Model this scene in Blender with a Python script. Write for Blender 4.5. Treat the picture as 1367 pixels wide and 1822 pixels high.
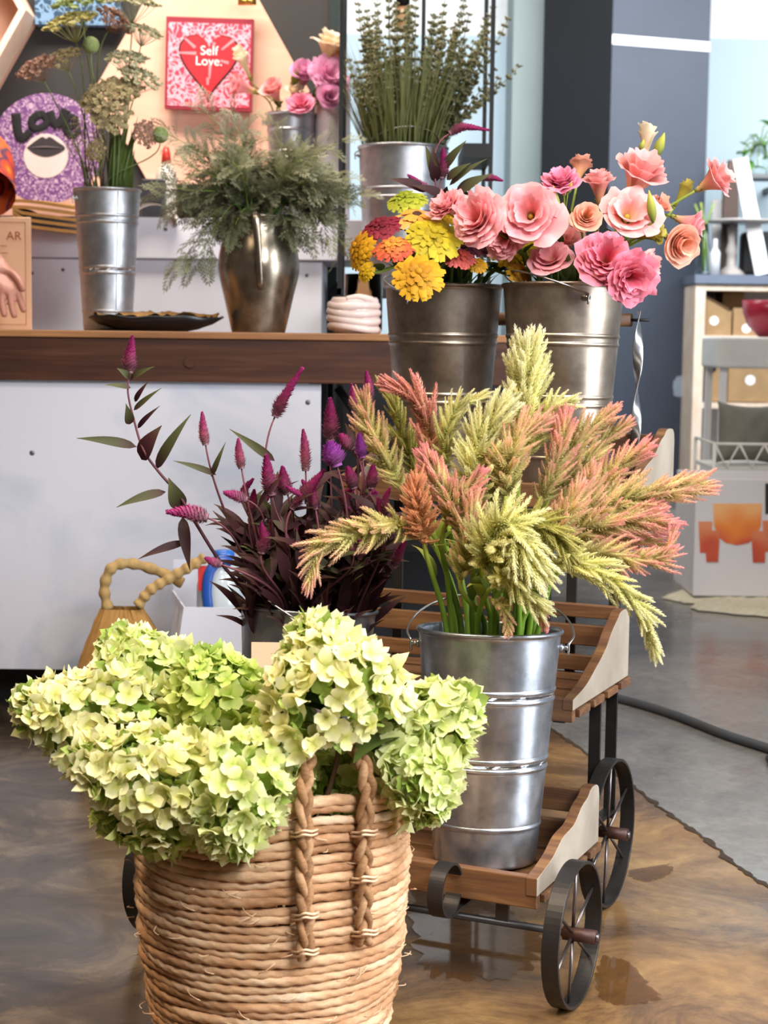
import bpy, bmesh, math, random
import numpy as np
from mathutils import Vector, Matrix
S = bpy.context.scene
for o in list(bpy.data.objects): bpy.data.objects.remove(o)
C = S.collection
PI = math.pi
rad = math.radians

# ------------------------------------------------------------------ camera
FPX = 3000.0
PITCH = math.atan(311/FPX); ROLL = rad(0.7); CH = 0.98
_R = np.array([1., 0, 0]); _F = np.array([0, math.cos(PITCH), -math.sin(PITCH)]); _U = np.array([0, math.sin(PITCH), math.cos(PITCH)])
RR = _R*math.cos(ROLL) + _U*math.sin(ROLL)
UU = _U*math.cos(ROLL) - _R*math.sin(ROLL)
CAM = np.array([0, 0, CH])
cd = bpy.data.cameras.new('camera'); cam = bpy.data.objects.new('camera', cd); C.objects.link(cam)
cam.matrix_world = Matrix(((RR[0], UU[0], -_F[0], 0), (RR[1], UU[1], -_F[1], 0), (RR[2], UU[2], -_F[2], CH), (0, 0, 0, 1)))
cd.sensor_fit = 'HORIZONTAL'; cd.sensor_width = 36; cd.lens = 36*FPX/1367
cd.clip_start = 0.05; cd.clip_end = 60
cd.dof.use_dof = True; cd.dof.focus_distance = 2.62; cd.dof.aperture_fstop = 11
S.camera = cam
S.view_settings.view_transform = 'Standard'; S.view_settings.look = 'None'
S.view_settings.gamma = 1; S.view_settings.use_curve_mapping = False
S.view_settings.exposure = 0.0

def P(u, v, Y):
    "the point of the shop seen at photo pixel (u, v) at distance Y"
    d = _F + (u-683.5)/FPX*RR + (911-v)/FPX*UU
    return CAM + d*(Y/d[1])
def PZ(u, v, z):
    d = _F + (u-683.5)/FPX*RR + (911-v)/FPX*UU
    return CAM + d*((z-CH)/d[2])

# ------------------------------------------------------------------ world and light
w = bpy.data.worlds.new('world'); S.world = w; w.use_nodes = True
bg = w.node_tree.nodes['Background']; bg.inputs[0].default_value = (0.80, 0.86, 1.0, 1); bg.inputs[1].default_value = 0.30

def area(name, loc, target, sx, sy, power, color, spread=180):
    l = bpy.data.lights.new(name, 'AREA'); l.shape = 'RECTANGLE'; l.size = sx; l.size_y = sy
    l.energy = power; l.color = color; l.spread = rad(spread)
    o = bpy.data.objects.new(name, l); C.objects.link(o); o.location = loc
    o.rotation_euler = (Vector(target)-Vector(loc)).to_track_quat('-Z', 'Y').to_euler()
    return o
area('window_light', (2.7, 1.85, 1.4), (0.0, 2.5, 0.75), 1.3, 2.6, 74, (0.88, 0.94, 1.0), 125)
area('front_fill', (1.5, -0.3, 2.75), (0.0, 2.3, 0.6), 1.2, 1.0, 46, (0.97, 0.98, 1.0), 95)  # added fill high behind the camera, brightens the front flowers
area('back_wall_fill', (2.6, 8.3, 3.1), (1.2, 11.0, 1.6), 3.4, 1.6, 190, (0.92, 0.97, 1.0))  # unseen lamp added to brighten the back wall
area('back_wall_fill_left', (0.3, 8.2, 3.3), (0.4, 11.4, 1.7), 1.6, 0.8, 105, (0.93, 0.97, 1.0))  # second added lamp, for the back wall left of the pillar
area('ceiling_lamp_warm', (-1.5, 1.6, 3.3), (-0.5, 2.3, 0.4), 1.2, 0.9, 26, (1.0, 0.78, 0.54), 90)
area('ceiling_lamp_counter', (-0.8, 4.75, 3.4), (-0.8, 5.8, 1.5), 1.8, 0.6, 80, (1.0, 0.88, 0.77), 140)
area('ceiling_lamp_middle', (0.3, 1.5, 3.4), (0.2, 2.5, 0.6), 1.2, 0.9, 22, (1.0, 0.94, 0.84), 85)

# ------------------------------------------------------------------ materials
def lin(h):
    if isinstance(h, str):
        h = h.lstrip('#'); c = [int(h[i:i+2], 16)/255 for i in (0, 2, 4)]
    else: c = h
    return tuple((x/12.92 if x <= 0.04045 else ((x+0.055)/1.055)**2.4) for x in c) + (1,)
class N:
    def __init__(s, name):
        s.m = bpy.data.materials.new(name); s.m.use_nodes = True; s.t = s.m.node_tree
        s.b = s.t.nodes['Principled BSDF']; s.out = s.t.nodes['Material Output']
    def n(s, typ, **kw):
        x = s.t.nodes.new(typ)
        for k, v in kw.items(): setattr(x, k, v)
        return x
    def l(s, a, b): s.t.links.new(a, b)
    def noise(s, scale, detail=4, rough=0.55, vec=None, dist=0):
        x = s.n('ShaderNodeTexNoise'); x.inputs['Scale'].default_value = scale; x.inputs['Detail'].default_value = detail
        x.inputs['Roughness'].default_value = rough; x.inputs['Distortion'].default_value = dist
        if vec is not None: s.l(vec, x.inputs['Vector'])
        return x.outputs['Fac']
    def coord(s, kind='Object', scale=(1, 1, 1), rot=(0, 0, 0)):
        t = s.n('ShaderNodeTexCoord'); m = s.n('ShaderNodeMapping'); m.inputs['Scale'].default_value = scale; m.inputs['Rotation'].default_value = rot
        s.l(t.outputs[kind], m.inputs['Vector']); return m.outputs['Vector']
    def ramp(s, fac, stops, mode='LINEAR'):
        x = s.n('ShaderNodeValToRGB'); cr = x.color_ramp; cr.interpolation = mode
        cr.elements[0].position = stops[0][0]; cr.elements[0].color = lin(stops[0][1])
        cr.elements[1].position = stops[-1][0]; cr.elements[1].color = lin(stops[-1][1])
        for p, c in stops[1:-1]:
            e = cr.elements.new(p); e.color = lin(c)
        s.l(fac, x.inputs['Fac']); return x.outputs['Color']
    def mix(s, fac, a, b, blend='MIX'):
        x = s.n('ShaderNodeMix', data_type='RGBA', blend_type=blend)
        for sock, v in ((x.inputs[0], fac), (x.inputs[6], a), (x.inputs[7], b)):
            if isinstance(v, (int, float)): sock.default_value = v
            elif isinstance(v, (tuple, list)): sock.default_value = v
            else: s.l(v, sock)
        return x.outputs[2]
    def math(s, op, a, b=0.0):
        x = s.n('ShaderNodeMath', operation=op)
        for sock, v in ((x.inputs[0], a), (x.inputs[1], b)):
            if isinstance(v, (int, float)): sock.default_value = v
            else: s.l(v, sock)
        return x.outputs[0]
    def mapr(s, v, a, b, c, d):
        x = s.n('ShaderNodeMapRange'); s.l(v, x.inputs[0])
        for i, q in enumerate((a, b, c, d)): x.inputs[i+1].default_value = q
        return x.outputs[0]
    def attr(s, name):
        x = s.n('ShaderNodeAttribute'); x.attribute_name = name; return x.outputs['Fac']
    def set(s, color=None, rough=None, metal=None, **kw):
        def put(sock, v):
            if isinstance(v, (int, float)): sock.default_value = v
            elif isinstance(v, str): sock.default_value = lin(v)
            elif isinstance(v, (tuple, list)): sock.default_value = v
            else: s.l(v, sock)
        if color is not None: put(s.b.inputs['Base Color'], color)
        if rough is not None: put(s.b.inputs['Roughness'], rough)
        if metal is not None: put(s.b.inputs['Metallic'], metal)
        for k, v in kw.items(): put(s.b.inputs[k], v)
        return s
    def bump(s, h, strength=0.3, dist=0.01):
        x = s.n('ShaderNodeBump'); x.inputs['Strength'].default_value = strength; x.inputs['Distance'].default_value = dist
        s.l(h, x.inputs['Height']); s.l(x.outputs[0], s.b.inputs['Normal']); return s

def plain(name, col, rough=0.5, metal=0.0, var=0.08, scale=12, bump=0.0):
    m = N(name); c = lin(col)
    f = m.noise(scale, vec=m.coord())
    dark = tuple(x*(1-var*2) for x in c[:3])+(1,); lite = tuple(min(1, x*(1+var)) for x in c[:3])+(1,)
    m.set(m.mix(f, dark, lite), rough, metal)
    if bump: m.bump(m.noise(scale*8, vec=m.coord()), bump, 0.004)
    return m.m

def wood(name, a, b, c, stretch=(2.5, 30, 30), rough=0.55):
    m = N(name); v = m.coord('Object', stretch)
    f = m.noise(1.6, 6, 0.62, v, 0.6)
    col = m.ramp(f, [(0.25, a), (0.5, b), (0.75, c)])
    f2 = m.noise(2.2, 3, 0.5, m.coord('Object', (1.3, 3, 3)))
    col = m.mix(m.mapr(f2, 0.35, 0.7, 0, 0.55), col, lin(a))
    m.set(col, rough); m.bump(f, 0.25, 0.003)
    return m.m

def petal(name, stops, transl=0.25, var=0.18, rough=0.6, hue=0.0):
    m = N(name); t = m.attr('t'); r = m.attr('r')
    col = m.ramp(t, stops)
    h = m.n('ShaderNodeHueSaturation'); m.l(col, h.inputs['Color'])
    m.l(m.mapr(r, 0, 1, 1-var, 1+var*0.7), h.inputs['Value'])
    if hue: m.l(m.mapr(r, 0, 1, 0.5-hue, 0.5+hue), h.inputs['Hue'])
    col = h.outputs['Color']
    m.set(col, rough); m.b.inputs['Specular IOR Level'].default_value = 0.25
    if transl:
        tr = m.n('ShaderNodeBsdfTranslucent'); m.l(col, tr.inputs['Color'])
        mx = m.n('ShaderNodeMixShader'); mx.inputs[0].default_value = transl
        m.l(m.b.outputs[0], mx.inputs[1]); m.l(tr.outputs[0], mx.inputs[2]); m.l(mx.outputs[0], m.out.inputs['Surface'])
    return m.m

def galvanized(name, a, b, rough0=0.24, rough1=0.42):
    m = N(name); v = m.coord()
    f = m.noise(26, 5, 0.6, v); f2 = m.noise(6, 3, 0.5, v)
    col = m.mix(m.mapr(f, 0.3, 0.7, 0, 1), lin(a), lin(b))
    m.set(col, m.mapr(f2, 0.3, 0.7, rough0, rough1), 0.92); m.bump(m.noise(3, 2, 0.4, v), 0.10, 0.004)
    return m.m

def glass(name, col=(1, 1, 1, 1), rough=0.02, alpha=None):
    m = N(name); m.set(col, rough); m.b.inputs['Transmission Weight'].default_value = 1; m.b.inputs['IOR'].default_value = 1.3
    return m.m

M = {}
M['galv'] = galvanized('galvanized_steel', '8f949c', 'c6cad2', 0.2, 0.38)
M['galv_brown_reflect'] = galvanized('galvanized_steel_brown_reflection', '8a7d70', 'b5a797', 0.28, 0.45)  # brown reflection of the room put into the steel colour
M['galv_pale'] = galvanized('galvanized_steel_pale', 'a9acb2', 'cfcfd4', 0.32, 0.5)
M['wire'] = plain('handle_wire', 'b9babd', 0.28, 0.95, 0.1)
M['iron'] = plain('black_iron', '33302f', 0.42, 0.55, 0.2, 20)
M['iron_spoke'] = plain('spoke_steel', '6d6566', 0.3, 0.85, 0.15)
M['rust'] = plain('rusty_hub', '4a2e26', 0.5, 0.4, 0.25, 40)
M['cart_wood'] = wood('cart_wood_brown', '42281a', '6c482a', '8f6a3f')
M['cart_grey'] = wood('cart_wood_bleached', '7d7164', '9f9384', 'b8ac9c', (22, 3, 3))
M['counter_wood'] = wood('counter_wood', '2a150d', '472618', '623b26', (1.2, 22, 22), 0.45)
M['counter_edge'] = wood('counter_top_wood', '7d5233', 'a8764b', 'c49665', (1.2, 22, 22), 0.5)
M['pine'] = wood('pale_pine', 'd9bfa6', 'ead6c2', 'f3e4d4', (12, 3, 3))
M['ply'] = wood('plywood_peach', 'd6a389', 'e2b39b', 'eac2ac', (1.2, 8, 8), 0.6)
M['charcoal'] = plain('charcoal_paint', '2b2928', 0.7, 0, 0.08, 6)
M['white_board'] = plain('white_painted_board', 'e9e9f3', 0.5, 0, 0.05, 5)
M['black'] = plain('black_paint', '111113', 0.5, 0, 0.1)
M['white'] = plain('white_plain', 'f2f2f2', 0.5, 0, 0.03)
M['kraft'] = plain('kraft_paper', 'a5855e', 0.8, 0, 0.15, 15)
M['stem_green'] = petal('stem_green', [(0, '4c6a24'), (0.5, '6f8c32'), (1, '93a548')], 0.0, 0.2)
M['leaf_green'] = petal('leaf_green', [(0, '3f5226'), (1, '6b7d3a')], 0.2, 0.2)
M['leaf_wine'] = petal('leaf_wine', [(0, '2c1018'), (0.6, '3d1e22'), (1, '483626')], 0.15, 0.3)
M['leaf_olive'] = petal('leaf_olive_wine', [(0, '4a2c2c'), (0.4, '46452a'), (1, '4f5230')], 0.15, 0.2)
M['stem_wine'] = petal('stem_wine', [(0, '3c1a22'), (1, '7d4a52')], 0.0, 0.25)

# ------------------------------------------------------------------ mesh helpers
def norm(v):
    v = np.asarray(v, float); n = np.linalg.norm(v); return v/n if n > 1e-9 else v
class MB:
    def __init__(s): s.V = []; s.F = []; s.T = []; s.R = []; s.n = 0
    def add(s, v, f, t=0.0, r=0.5, m=0):
        v = np.asarray(v, float).reshape(-1, 3); n = len(v)
        s.V.append(v); s.T.append(np.broadcast_to(np.asarray(t, float), (n,))); s.R.append(np.broadcast_to(np.asarray(r, float), (n,)))
        fl = f if isinstance(f, list) and len(f) and isinstance(f[0], np.ndarray) else [f]
        for g in fl:
            g = np.asarray(g, int); s.F.append((g+s.n, m))
        s.n += n
        return s
    def mesh(s, name, mats, off=None, smooth=True):
        V = np.concatenate(s.V); 
        if off is not None: V = V-np.asarray(off)
        me = bpy.data.meshes.new(name); me.vertices.add(len(V)); me.vertices.foreach_set('co', V.astype(np.float32).ravel())
        lv = np.concatenate([g.ravel() for g, m in s.F]); tot = np.concatenate([np.full(len(g), g.shape[1]) for g, m in s.F])
        mi = np.concatenate([np.full(len(g), m) for g, m in s.F]); st = np.concatenate([[0], np.cumsum(tot)[:-1]])
        me.loops.add(len(lv)); me.loops.foreach_set('vertex_index', lv.astype(np.int32))
        me.polygons.add(len(tot)); me.polygons.foreach_set('loop_start', st.astype(np.int32))
        me.polygons.foreach_set('material_index', mi.astype(np.int32)); me.polygons.foreach_set('use_smooth', np.full(len(tot), bool(smooth)))
        for m in (mats if isinstance(mats, (list, tuple)) else [mats]): me.materials.append(m)
        me.update(calc_edges=True)
        for nm, arr in (('t', s.T), ('r', s.R)):
            a = me.attributes.new(nm, 'FLOAT', 'POINT'); a.data.foreach_set('value', np.concatenate(arr).astype(np.float32))
        me.validate(); return me

def root_of(o):
    while o.parent: o = o.parent
    return o
def tag(o, label=None, cat=None, group=None, kind=None):
    if label: o['label'] = label
    if cat: o['category'] = cat
    if group: o['group'] = group
    if kind: o['kind'] = kind
    return o
def thing(name, label, cat, loc=(0, 0, 0), rotz=0.0, group=None, rot=None):
    o = bpy.data.objects.new(name, None); C.objects.link(o); o.empty_display_size = 0.05
    o.location = tuple(float(x) for x in loc); o.rotation_euler = rot if rot else (0, 0, rotz)
    return tag(o, label, cat, group)
def part(mb, name, mats, parent=None, local=False, smooth=True, bevel=0, label=None, auto=None):
    off = None
    if parent is not None and not local: off = np.array(root_of(parent).location)
    o = bpy.data.objects.new(name, mb.mesh(name, mats, off, smooth)); C.objects.link(o)
    if parent is not None: o.parent = parent
    if bevel:
        b = o.modifiers.new('bevel', 'BEVEL'); b.width = bevel; b.segments = 2; b.limit_method = 'ANGLE'; b.angle_limit = rad(40)
    if label: o['label'] = label
    return o
def solo(mb, name, mats, label, cat, group=None, smooth=True, bevel=0):
    "a thing that is one mesh, with its origin at its own base"
    V = np.concatenate(mb.V); c = np.array([V[:, 0].mean(), V[:, 1].mean(), V[:, 2].min()])
    o = bpy.data.objects.new(name, mb.mesh(name, mats, c, smooth)); C.objects.link(o); o.location = tuple(c)
    if bevel:
        b = o.modifiers.new('bevel', 'BEVEL'); b.width = bevel; b.segments = 2; b.limit_method = 'ANGLE'; b.angle_limit = rad(40)
    return tag(o, label, cat, group)
def struct(mb, name, mats, smooth=False):
    o = bpy.data.objects.new(name, mb.mesh(name, mats, None, smooth)); C.objects.link(o); o['kind'] = 'structure'; return o

BOXF = np.array([[0, 3, 2, 1], [4, 5, 6, 7], [0, 1, 5, 4], [1, 2, 6, 5], [2, 3, 7, 6], [3, 0, 4, 7]])
def box(mb, x0, x1, y0, y1, z0, z1, m=0, r=0.5, mat=None):
    v = np.array([[x0, y0, z0], [x1, y0, z0], [x1, y1, z0], [x0, y1, z0], [x0, y0, z1], [x1, y0, z1], [x1, y1, z1], [x0, y1, z1]], float)
    if mat is not None: v = v@np.asarray(mat)[:3, :3].T + np.asarray(mat)[:3, 3]
    return mb.add(v, BOXF, 0, r, m)
def frame(d, up=(0, 0, 1)):
    d = norm(d); up = np.asarray(up, float)
    if abs(d@up) > 0.95: up = np.array([0, 1., 0])
    x = norm(np.cross(up, d)); y = np.cross(d, x); return np.stack([x, y, d], 1)   # columns
def spline(pts, n=16):
    p = np.asarray(pts, float)
    if len(p) == 2: return p[0]+(p[1]-p[0])*np.linspace(0, 1, n)[:, None]
    q = np.concatenate([[2*p[0]-p[1]], p, [2*p[-1]-p[-2]]]); out = []
    k = len(p)-1; per = max(2, n//k)
    for i in range(k):
        a, b, c, d = q[i:i+4]; t = np.linspace(0, 1, per, endpoint=(i == k-1))[:, None]
        out.append(0.5*((2*b)+(-a+c)*t+(2*a-5*b+4*c-d)*t*t+(-a+3*b-3*c+d)*t**3))
    return np.concatenate(out)
def tube(mb, pts, r, n=8, t=(0, 1), rr=0.5, m=0, caps=True, closed=False, tw=None, flat=None):
    p = np.asarray(pts, float); k = len(p); r = np.broadcast_to(np.asarray(r, float), (k,))
    tg = np.gradient(p, axis=0) if not closed else (np.roll(p, -1, 0)-np.roll(p, 1, 0))
    tg = tg/np.maximum(np.linalg.norm(tg, axis=1), 1e-9)[:, None]
    x = frame(tg[0])[:, 0]; V = []
    a = np.linspace(0, 2*PI, n, endpoint=False)
    for i in range(k):
        x = norm(x-tg[i]*(x@tg[i])); y = np.cross(tg[i], x); aa = a+(tw[i] if tw is not None else 0)
        ca = np.cos(aa); sa = np.sin(aa)
        if flat is not None:
            b = tw[i] if tw is not None else 0
            xx = x*math.cos(b)+y*math.sin(b); yy = -x*math.sin(b)+y*math.cos(b)
            V.append(p[i]+r[i]*(np.cos(a)[:, None]*xx+flat*np.sin(a)[:, None]*yy))
        else: V.append(p[i]+r[i]*(ca[:, None]*x+sa[:, None]*y))
    V = np.concatenate(V); F = []
    kk = k if closed else k-1
    i = np.arange(kk)[:, None]; j = np.arange(n)[None]; i2 = (i+1) % k; j2 = (j+1) % n
    F = np.stack(np.broadcast_arrays(i*n+j, i*n+j2, i2*n+j2, i2*n+j), -1).reshape(-1, 4)
    mb.add(V, F, np.repeat(np.linspace(t[0], t[1], k), n), rr, m)
    if caps and not closed:
        o = mb.n-len(V); mb.F.append((np.arange(n)[::-1][None]+o, m)); mb.F.append((np.arange(n)[None]+o+(k-1)*n, m))
    return mb
def lathe(mb, prof, n=48, m=0, c=(0, 0, 0), closed=False, mat=None, t=None):
    p = np.asarray(prof, float); k = len(p); a = np.linspace(0, 2*PI, n, endpoint=False)
    V = np.stack([p[:, 0][:, None]*np.cos(a), p[:, 0][:, None]*np.sin(a), np.broadcast_to(p[:, 1][:, None], (k, n))], -1).reshape(-1, 3)
    if mat is not None: V = V@np.asarray(mat).T
    V = V+np.asarray(c)
    i = np.arange(k-1)[:, None]; j = np.arange(n)[None]; j2 = (j+1) % n
    F = np.stack(np.broadcast_arrays(i*n+j, i*n+j2, (i+1)*n+j2, (i+1)*n+j), -1).reshape(-1, 4)
    mb.add(V, F, np.repeat(np.linspace(0, 1, k) if t is None else t, n), 0.5, m)
    o = mb.n-len(V)
    if p[0, 0] > 1e-6 and not closed: mb.F.append((np.arange(n)[::-1][None]+o, m))
    if p[-1, 0] > 1e-6 and not closed: mb.F.append((np.arange(n)[None]+o+(k-1)*n, m))
    return mb
def prism(mb, poly, a, b, axis='x', m=0, fn=None, t=0, r=0.5, mside=None):
    "extrude a closed 2-D outline between a and b along an axis"
    q = np.asarray(poly, float); n = len(q)
    def lay(h):
        z = np.full(n, h)
        return {'x': np.stack([z, q[:, 0], q[:, 1]], 1), 'y': np.stack([q[:, 0], z, q[:, 1]], 1), 'z': np.stack([q[:, 0], q[:, 1], z], 1)}[axis]
    V = np.concatenate([lay(a), lay(b)])
    if fn: V = fn(V)
    j = np.arange(n); j2 = (j+1) % n
    o = mb.n; mb.add(V, np.stack([j, j2, j2+n, j+n], 1), t, r, m if mside is None else mside)
    mb.F.append((j[::-1][None]+o, m)); mb.F.append((j[None]+o+n, m)); return mb
def sheet(nu, nv):
    i = np.arange(nu-1)[:, None]; j = np.arange(nv-1)[None]
    return np.stack(np.broadcast_arrays(i*nv+j, i*nv+j+1, (i+1)*nv+j+1, (i+1)*nv+j), -1).reshape(-1, 4)
def leaf(mb, a, b, w, bend=0.15, up=(0, 0, 1), fold=0.25, rr=0.5, m=0, n=8, shape=0.6, side=None):
    "lanceolate blade from a to b with half-width w, arching by bend*length"
    a = np.asarray(a, float); b = np.asarray(b, float); L = np.linalg.norm(b-a); d = norm(b-a)
    up = np.asarray(up, float); s = norm(np.cross(d, up)) if side is None else norm(np.asarray(side)-d*(np.asarray(side)@d)); nn = norm(np.cross(s, d))
    t = np.linspace(0, 1, n); x = np.array([-1, 0, 1.])
    ww = w*np.maximum(0.04, np.sin(PI*np.power(t, shape)))
    V = a+d*L*t[:, None, None]+(nn*bend*L)*(4*t*(1-t))[:, None, None]+s*(ww[:, None]*x)[..., None]+nn*(np.abs(x)[None]*ww[:, None]*fold)[..., None]
    return mb.add(V.reshape(-1, 3), sheet(n, 3), np.repeat(t, 3), rr, m)
def ball(mb, c, r, n=10, k=6, m=0, t=0.5, rr=0.5, sc=(1, 1, 1), mat=None):
    th = np.linspace(0, PI, k); prof = np.stack([np.maximum(np.sin(th), 1e-5), -np.cos(th)], 1)
    a = np.linspace(0, 2*PI, n, endpoint=False)
    V = np.stack([prof[:, 0][:, None]*np.cos(a)*sc[0], prof[:, 0][:, None]*np.sin(a)*sc[1], np.broadcast_to(prof[:, 1][:, None]*sc[2], (k, n))], -1).reshape(-1, 3)*r
    if mat is not None: V = V@np.asarray(mat).T
    i = np.arange(k-1)[:, None]; j = np.arange(n)[None]; j2 = (j+1) % n
    F = np.stack(np.broadcast_arrays(i*n+j, i*n+j2, (i+1)*n+j2, (i+1)*n+j), -1).reshape(-1, 4)
    return mb.add(V+np.asarray(c), F, t, rr, m)
def rot3(rx=0, ry=0, rz=0): return np.array(Matrix.Rotation(rz, 3, 'Z')@Matrix.Rotation(ry, 3, 'Y')@Matrix.Rotation(rx, 3, 'X'))
def stamp(mb, TV, TF, Tt, mats, locs, rs=None, m=0):
    "many copies of one template inside one mesh: mats (K,3,3), locs (K,3)"
    K = len(locs); n = len(TV)
    V = np.einsum('kij,nj->kni', mats, TV)+np.asarray(locs)[:, None, :]
    F = (TF[None]+np.arange(K)[:, None, None]*n).reshape(-1, TF.shape[1])
    r = np.repeat(rs if rs is not None else np.full(K, 0.5), n)
    return mb.add(V.reshape(-1, 3), F, np.tile(Tt, K), r, m)
def rng(seed): return np.random.default_rng(seed)
def text(name, s, size, mat, loc, rot, parent=None, extrude=0.0005, space=1.0, align='CENTER'):
    cu = bpy.data.curves.new(name, 'FONT'); cu.body = s; cu.size = size; cu.extrude = extrude; cu.align_x = align; cu.align_y = 'CENTER'; cu.space_line = space
    o = bpy.data.objects.new(name+'_c', cu); C.objects.link(o)
    dg = bpy.context.evaluated_depsgraph_get(); me = bpy.data.meshes.new_from_object(o.evaluated_get(dg)); bpy.data.objects.remove(o)
    me.materials.clear(); me.materials.append(mat)
    q = bpy.data.objects.new(name, me); C.objects.link(q); q.parent = parent; q.location = loc; q.rotation_euler = rot
    return q

# ------------------------------------------------------------------ the room
def pbox(mb, u0, u1, v0, v1, Y, depth, m=0, r=0.5):
    uc, vc = (u0+u1)/2, (v0+v1)/2
    xa = P(u0, vc, Y)[0]; xb = P(u1, vc, Y)[0]; za = P(uc, v1, Y)[2]; zb = P(uc, v0, Y)[2]
    return box(mb, xa, xb, Y, Y+depth, za, zb, m, r)
def floor_mat(name, stops, sc, r0, r1, seedrot, fade=False):
    m = N(name); v = m.coord('Object', sc, (0, 0, seedrot))
    f = m.noise(3.6, 9, 0.72, v, 1.1); f2 = m.noise(0.9, 4, 0.6, v, 0.4); f3 = m.noise(30, 5, 0.75, v)
    col = m.ramp(m.math('ADD', m.math('MULTIPLY', f, 0.6), m.math('MULTIPLY', f2, 0.4)), stops)
    col = m.mix(m.mapr(f3, 0.4, 0.72, 0, 0.38), col, lin('3a2c1e'))
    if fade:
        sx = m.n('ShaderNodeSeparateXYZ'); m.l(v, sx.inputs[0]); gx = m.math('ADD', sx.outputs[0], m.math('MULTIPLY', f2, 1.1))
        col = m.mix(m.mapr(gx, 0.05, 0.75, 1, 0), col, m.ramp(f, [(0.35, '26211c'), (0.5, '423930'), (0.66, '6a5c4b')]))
    m.set(col, m.mapr(m.noise(1.7, 5, 0.6, v), 0.35, 0.65, r0, r1)); m.bump(f3, 0.05, 0.002); return m.m
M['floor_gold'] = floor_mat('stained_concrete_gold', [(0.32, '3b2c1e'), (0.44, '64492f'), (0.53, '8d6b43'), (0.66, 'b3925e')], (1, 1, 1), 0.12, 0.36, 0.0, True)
M['floor_grey'] = floor_mat('polished_concrete_grey', [(0.3, '5c5957'), (0.5, '7d7975'), (0.7, '969089')], (1, 1, 1), 0.14, 0.34, 0.8)
M['crack'] = plain('crack_dirt', '3a2b1c', 0.9, 0, 0.3, 40)
crack = [np.array([-6, 5.6, 0]), np.array([-1.5, 4.9, 0]), PZ(800, 1200, 0), PZ(900, 1246, 0), PZ(985, 1300, 0), PZ(1060, 1352, 0), PZ(1130, 1402, 0), PZ(1190, 1448, 0), PZ(1250, 1490, 0), PZ(1310, 1540, 0), PZ(1367, 1578, 0)]
cl = spline(crack, 130); dd = norm(cl[-1]-cl[-8]); cl = np.concatenate([cl, cl[-1]+dd*np.linspace(0.03, min((6-cl[-1][0])/dd[0], (-4-cl[-1][1])/dd[1]), 40)[:, None]]); g = rng(5); cl[:, :2] += g.normal(0, 0.0022, (len(cl), 2)); cl[:, 2] = 0
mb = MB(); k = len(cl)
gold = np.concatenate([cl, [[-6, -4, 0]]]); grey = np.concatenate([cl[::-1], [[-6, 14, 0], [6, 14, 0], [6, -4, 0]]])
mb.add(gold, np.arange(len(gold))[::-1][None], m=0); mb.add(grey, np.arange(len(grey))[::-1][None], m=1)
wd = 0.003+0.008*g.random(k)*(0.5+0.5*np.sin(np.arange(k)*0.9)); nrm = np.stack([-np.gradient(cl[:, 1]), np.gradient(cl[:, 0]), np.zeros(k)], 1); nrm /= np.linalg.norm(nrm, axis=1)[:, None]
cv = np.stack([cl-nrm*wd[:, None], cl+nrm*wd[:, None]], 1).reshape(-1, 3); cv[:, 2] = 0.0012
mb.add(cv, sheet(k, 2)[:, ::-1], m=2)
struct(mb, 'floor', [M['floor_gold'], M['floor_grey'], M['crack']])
M['ceiling'] = plain('ceiling_paint', 'b8b4ae', 0.8)
mb = MB(); box(mb, -6, 6, -4, 14, 3.6, 3.7); struct(mb, 'ceiling', M['ceiling'])
M['wall_blue'] = plain('pale_blue_wall', 'ccdfea', 0.6, 0, 0.03, 2); M['wall_white'] = plain('white_wall', 'fbfbfb', 0.6, 0, 0.02, 2)
zs = P(750, 62, 11.6)[2]
mb = MB(); box(mb, -3, 6, 11.6, 11.8, 0, zs); box(mb, -3, 6, 11.6, 11.8, zs, 3.6, 1); struct(mb, 'wall_back', [M['wall_blue'], M['wall_white']])
mb = MB(); xr = P(585, 300, 5.9)[0]; box(mb, -6, xr, 5.9, 6.15, 0, 3.6); struct(mb, 'wall_left', M['charcoal'])
M['post'] = plain('dark_green_post', '1d2a28', 0.4)
mb = MB(); box(mb, xr, P(602, 300, 5.9)[0], 5.86, 6.2, 0, 3.6); struct(mb, 'trim_1', M['post'])
M['greygreen'] = plain('grey_green_paint', '8f9b9a', 0.6, 0, 0.05, 3)
mb = MB(); box(mb, P(909, 300, 11)[0], P(985, 300, 11)[0], 11.0, 11.6, 0, 3.6); struct(mb, 'wall_recess', M['greygreen'])
M['wall_brown'] = plain('brown_wall', '6e5a48', 0.7, 0, 0.1, 3)
mb = MB(); box(mb, -6, 1.0, -4.1, -4.0, 0, 3.6); struct(mb, 'wall_front', M['wall_brown'])
mb = MB(); box(mb, -3.4, -3.3, -4, 5.9, 0, 3.6); struct(mb, 'wall_side', M['wall_brown'])
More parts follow.
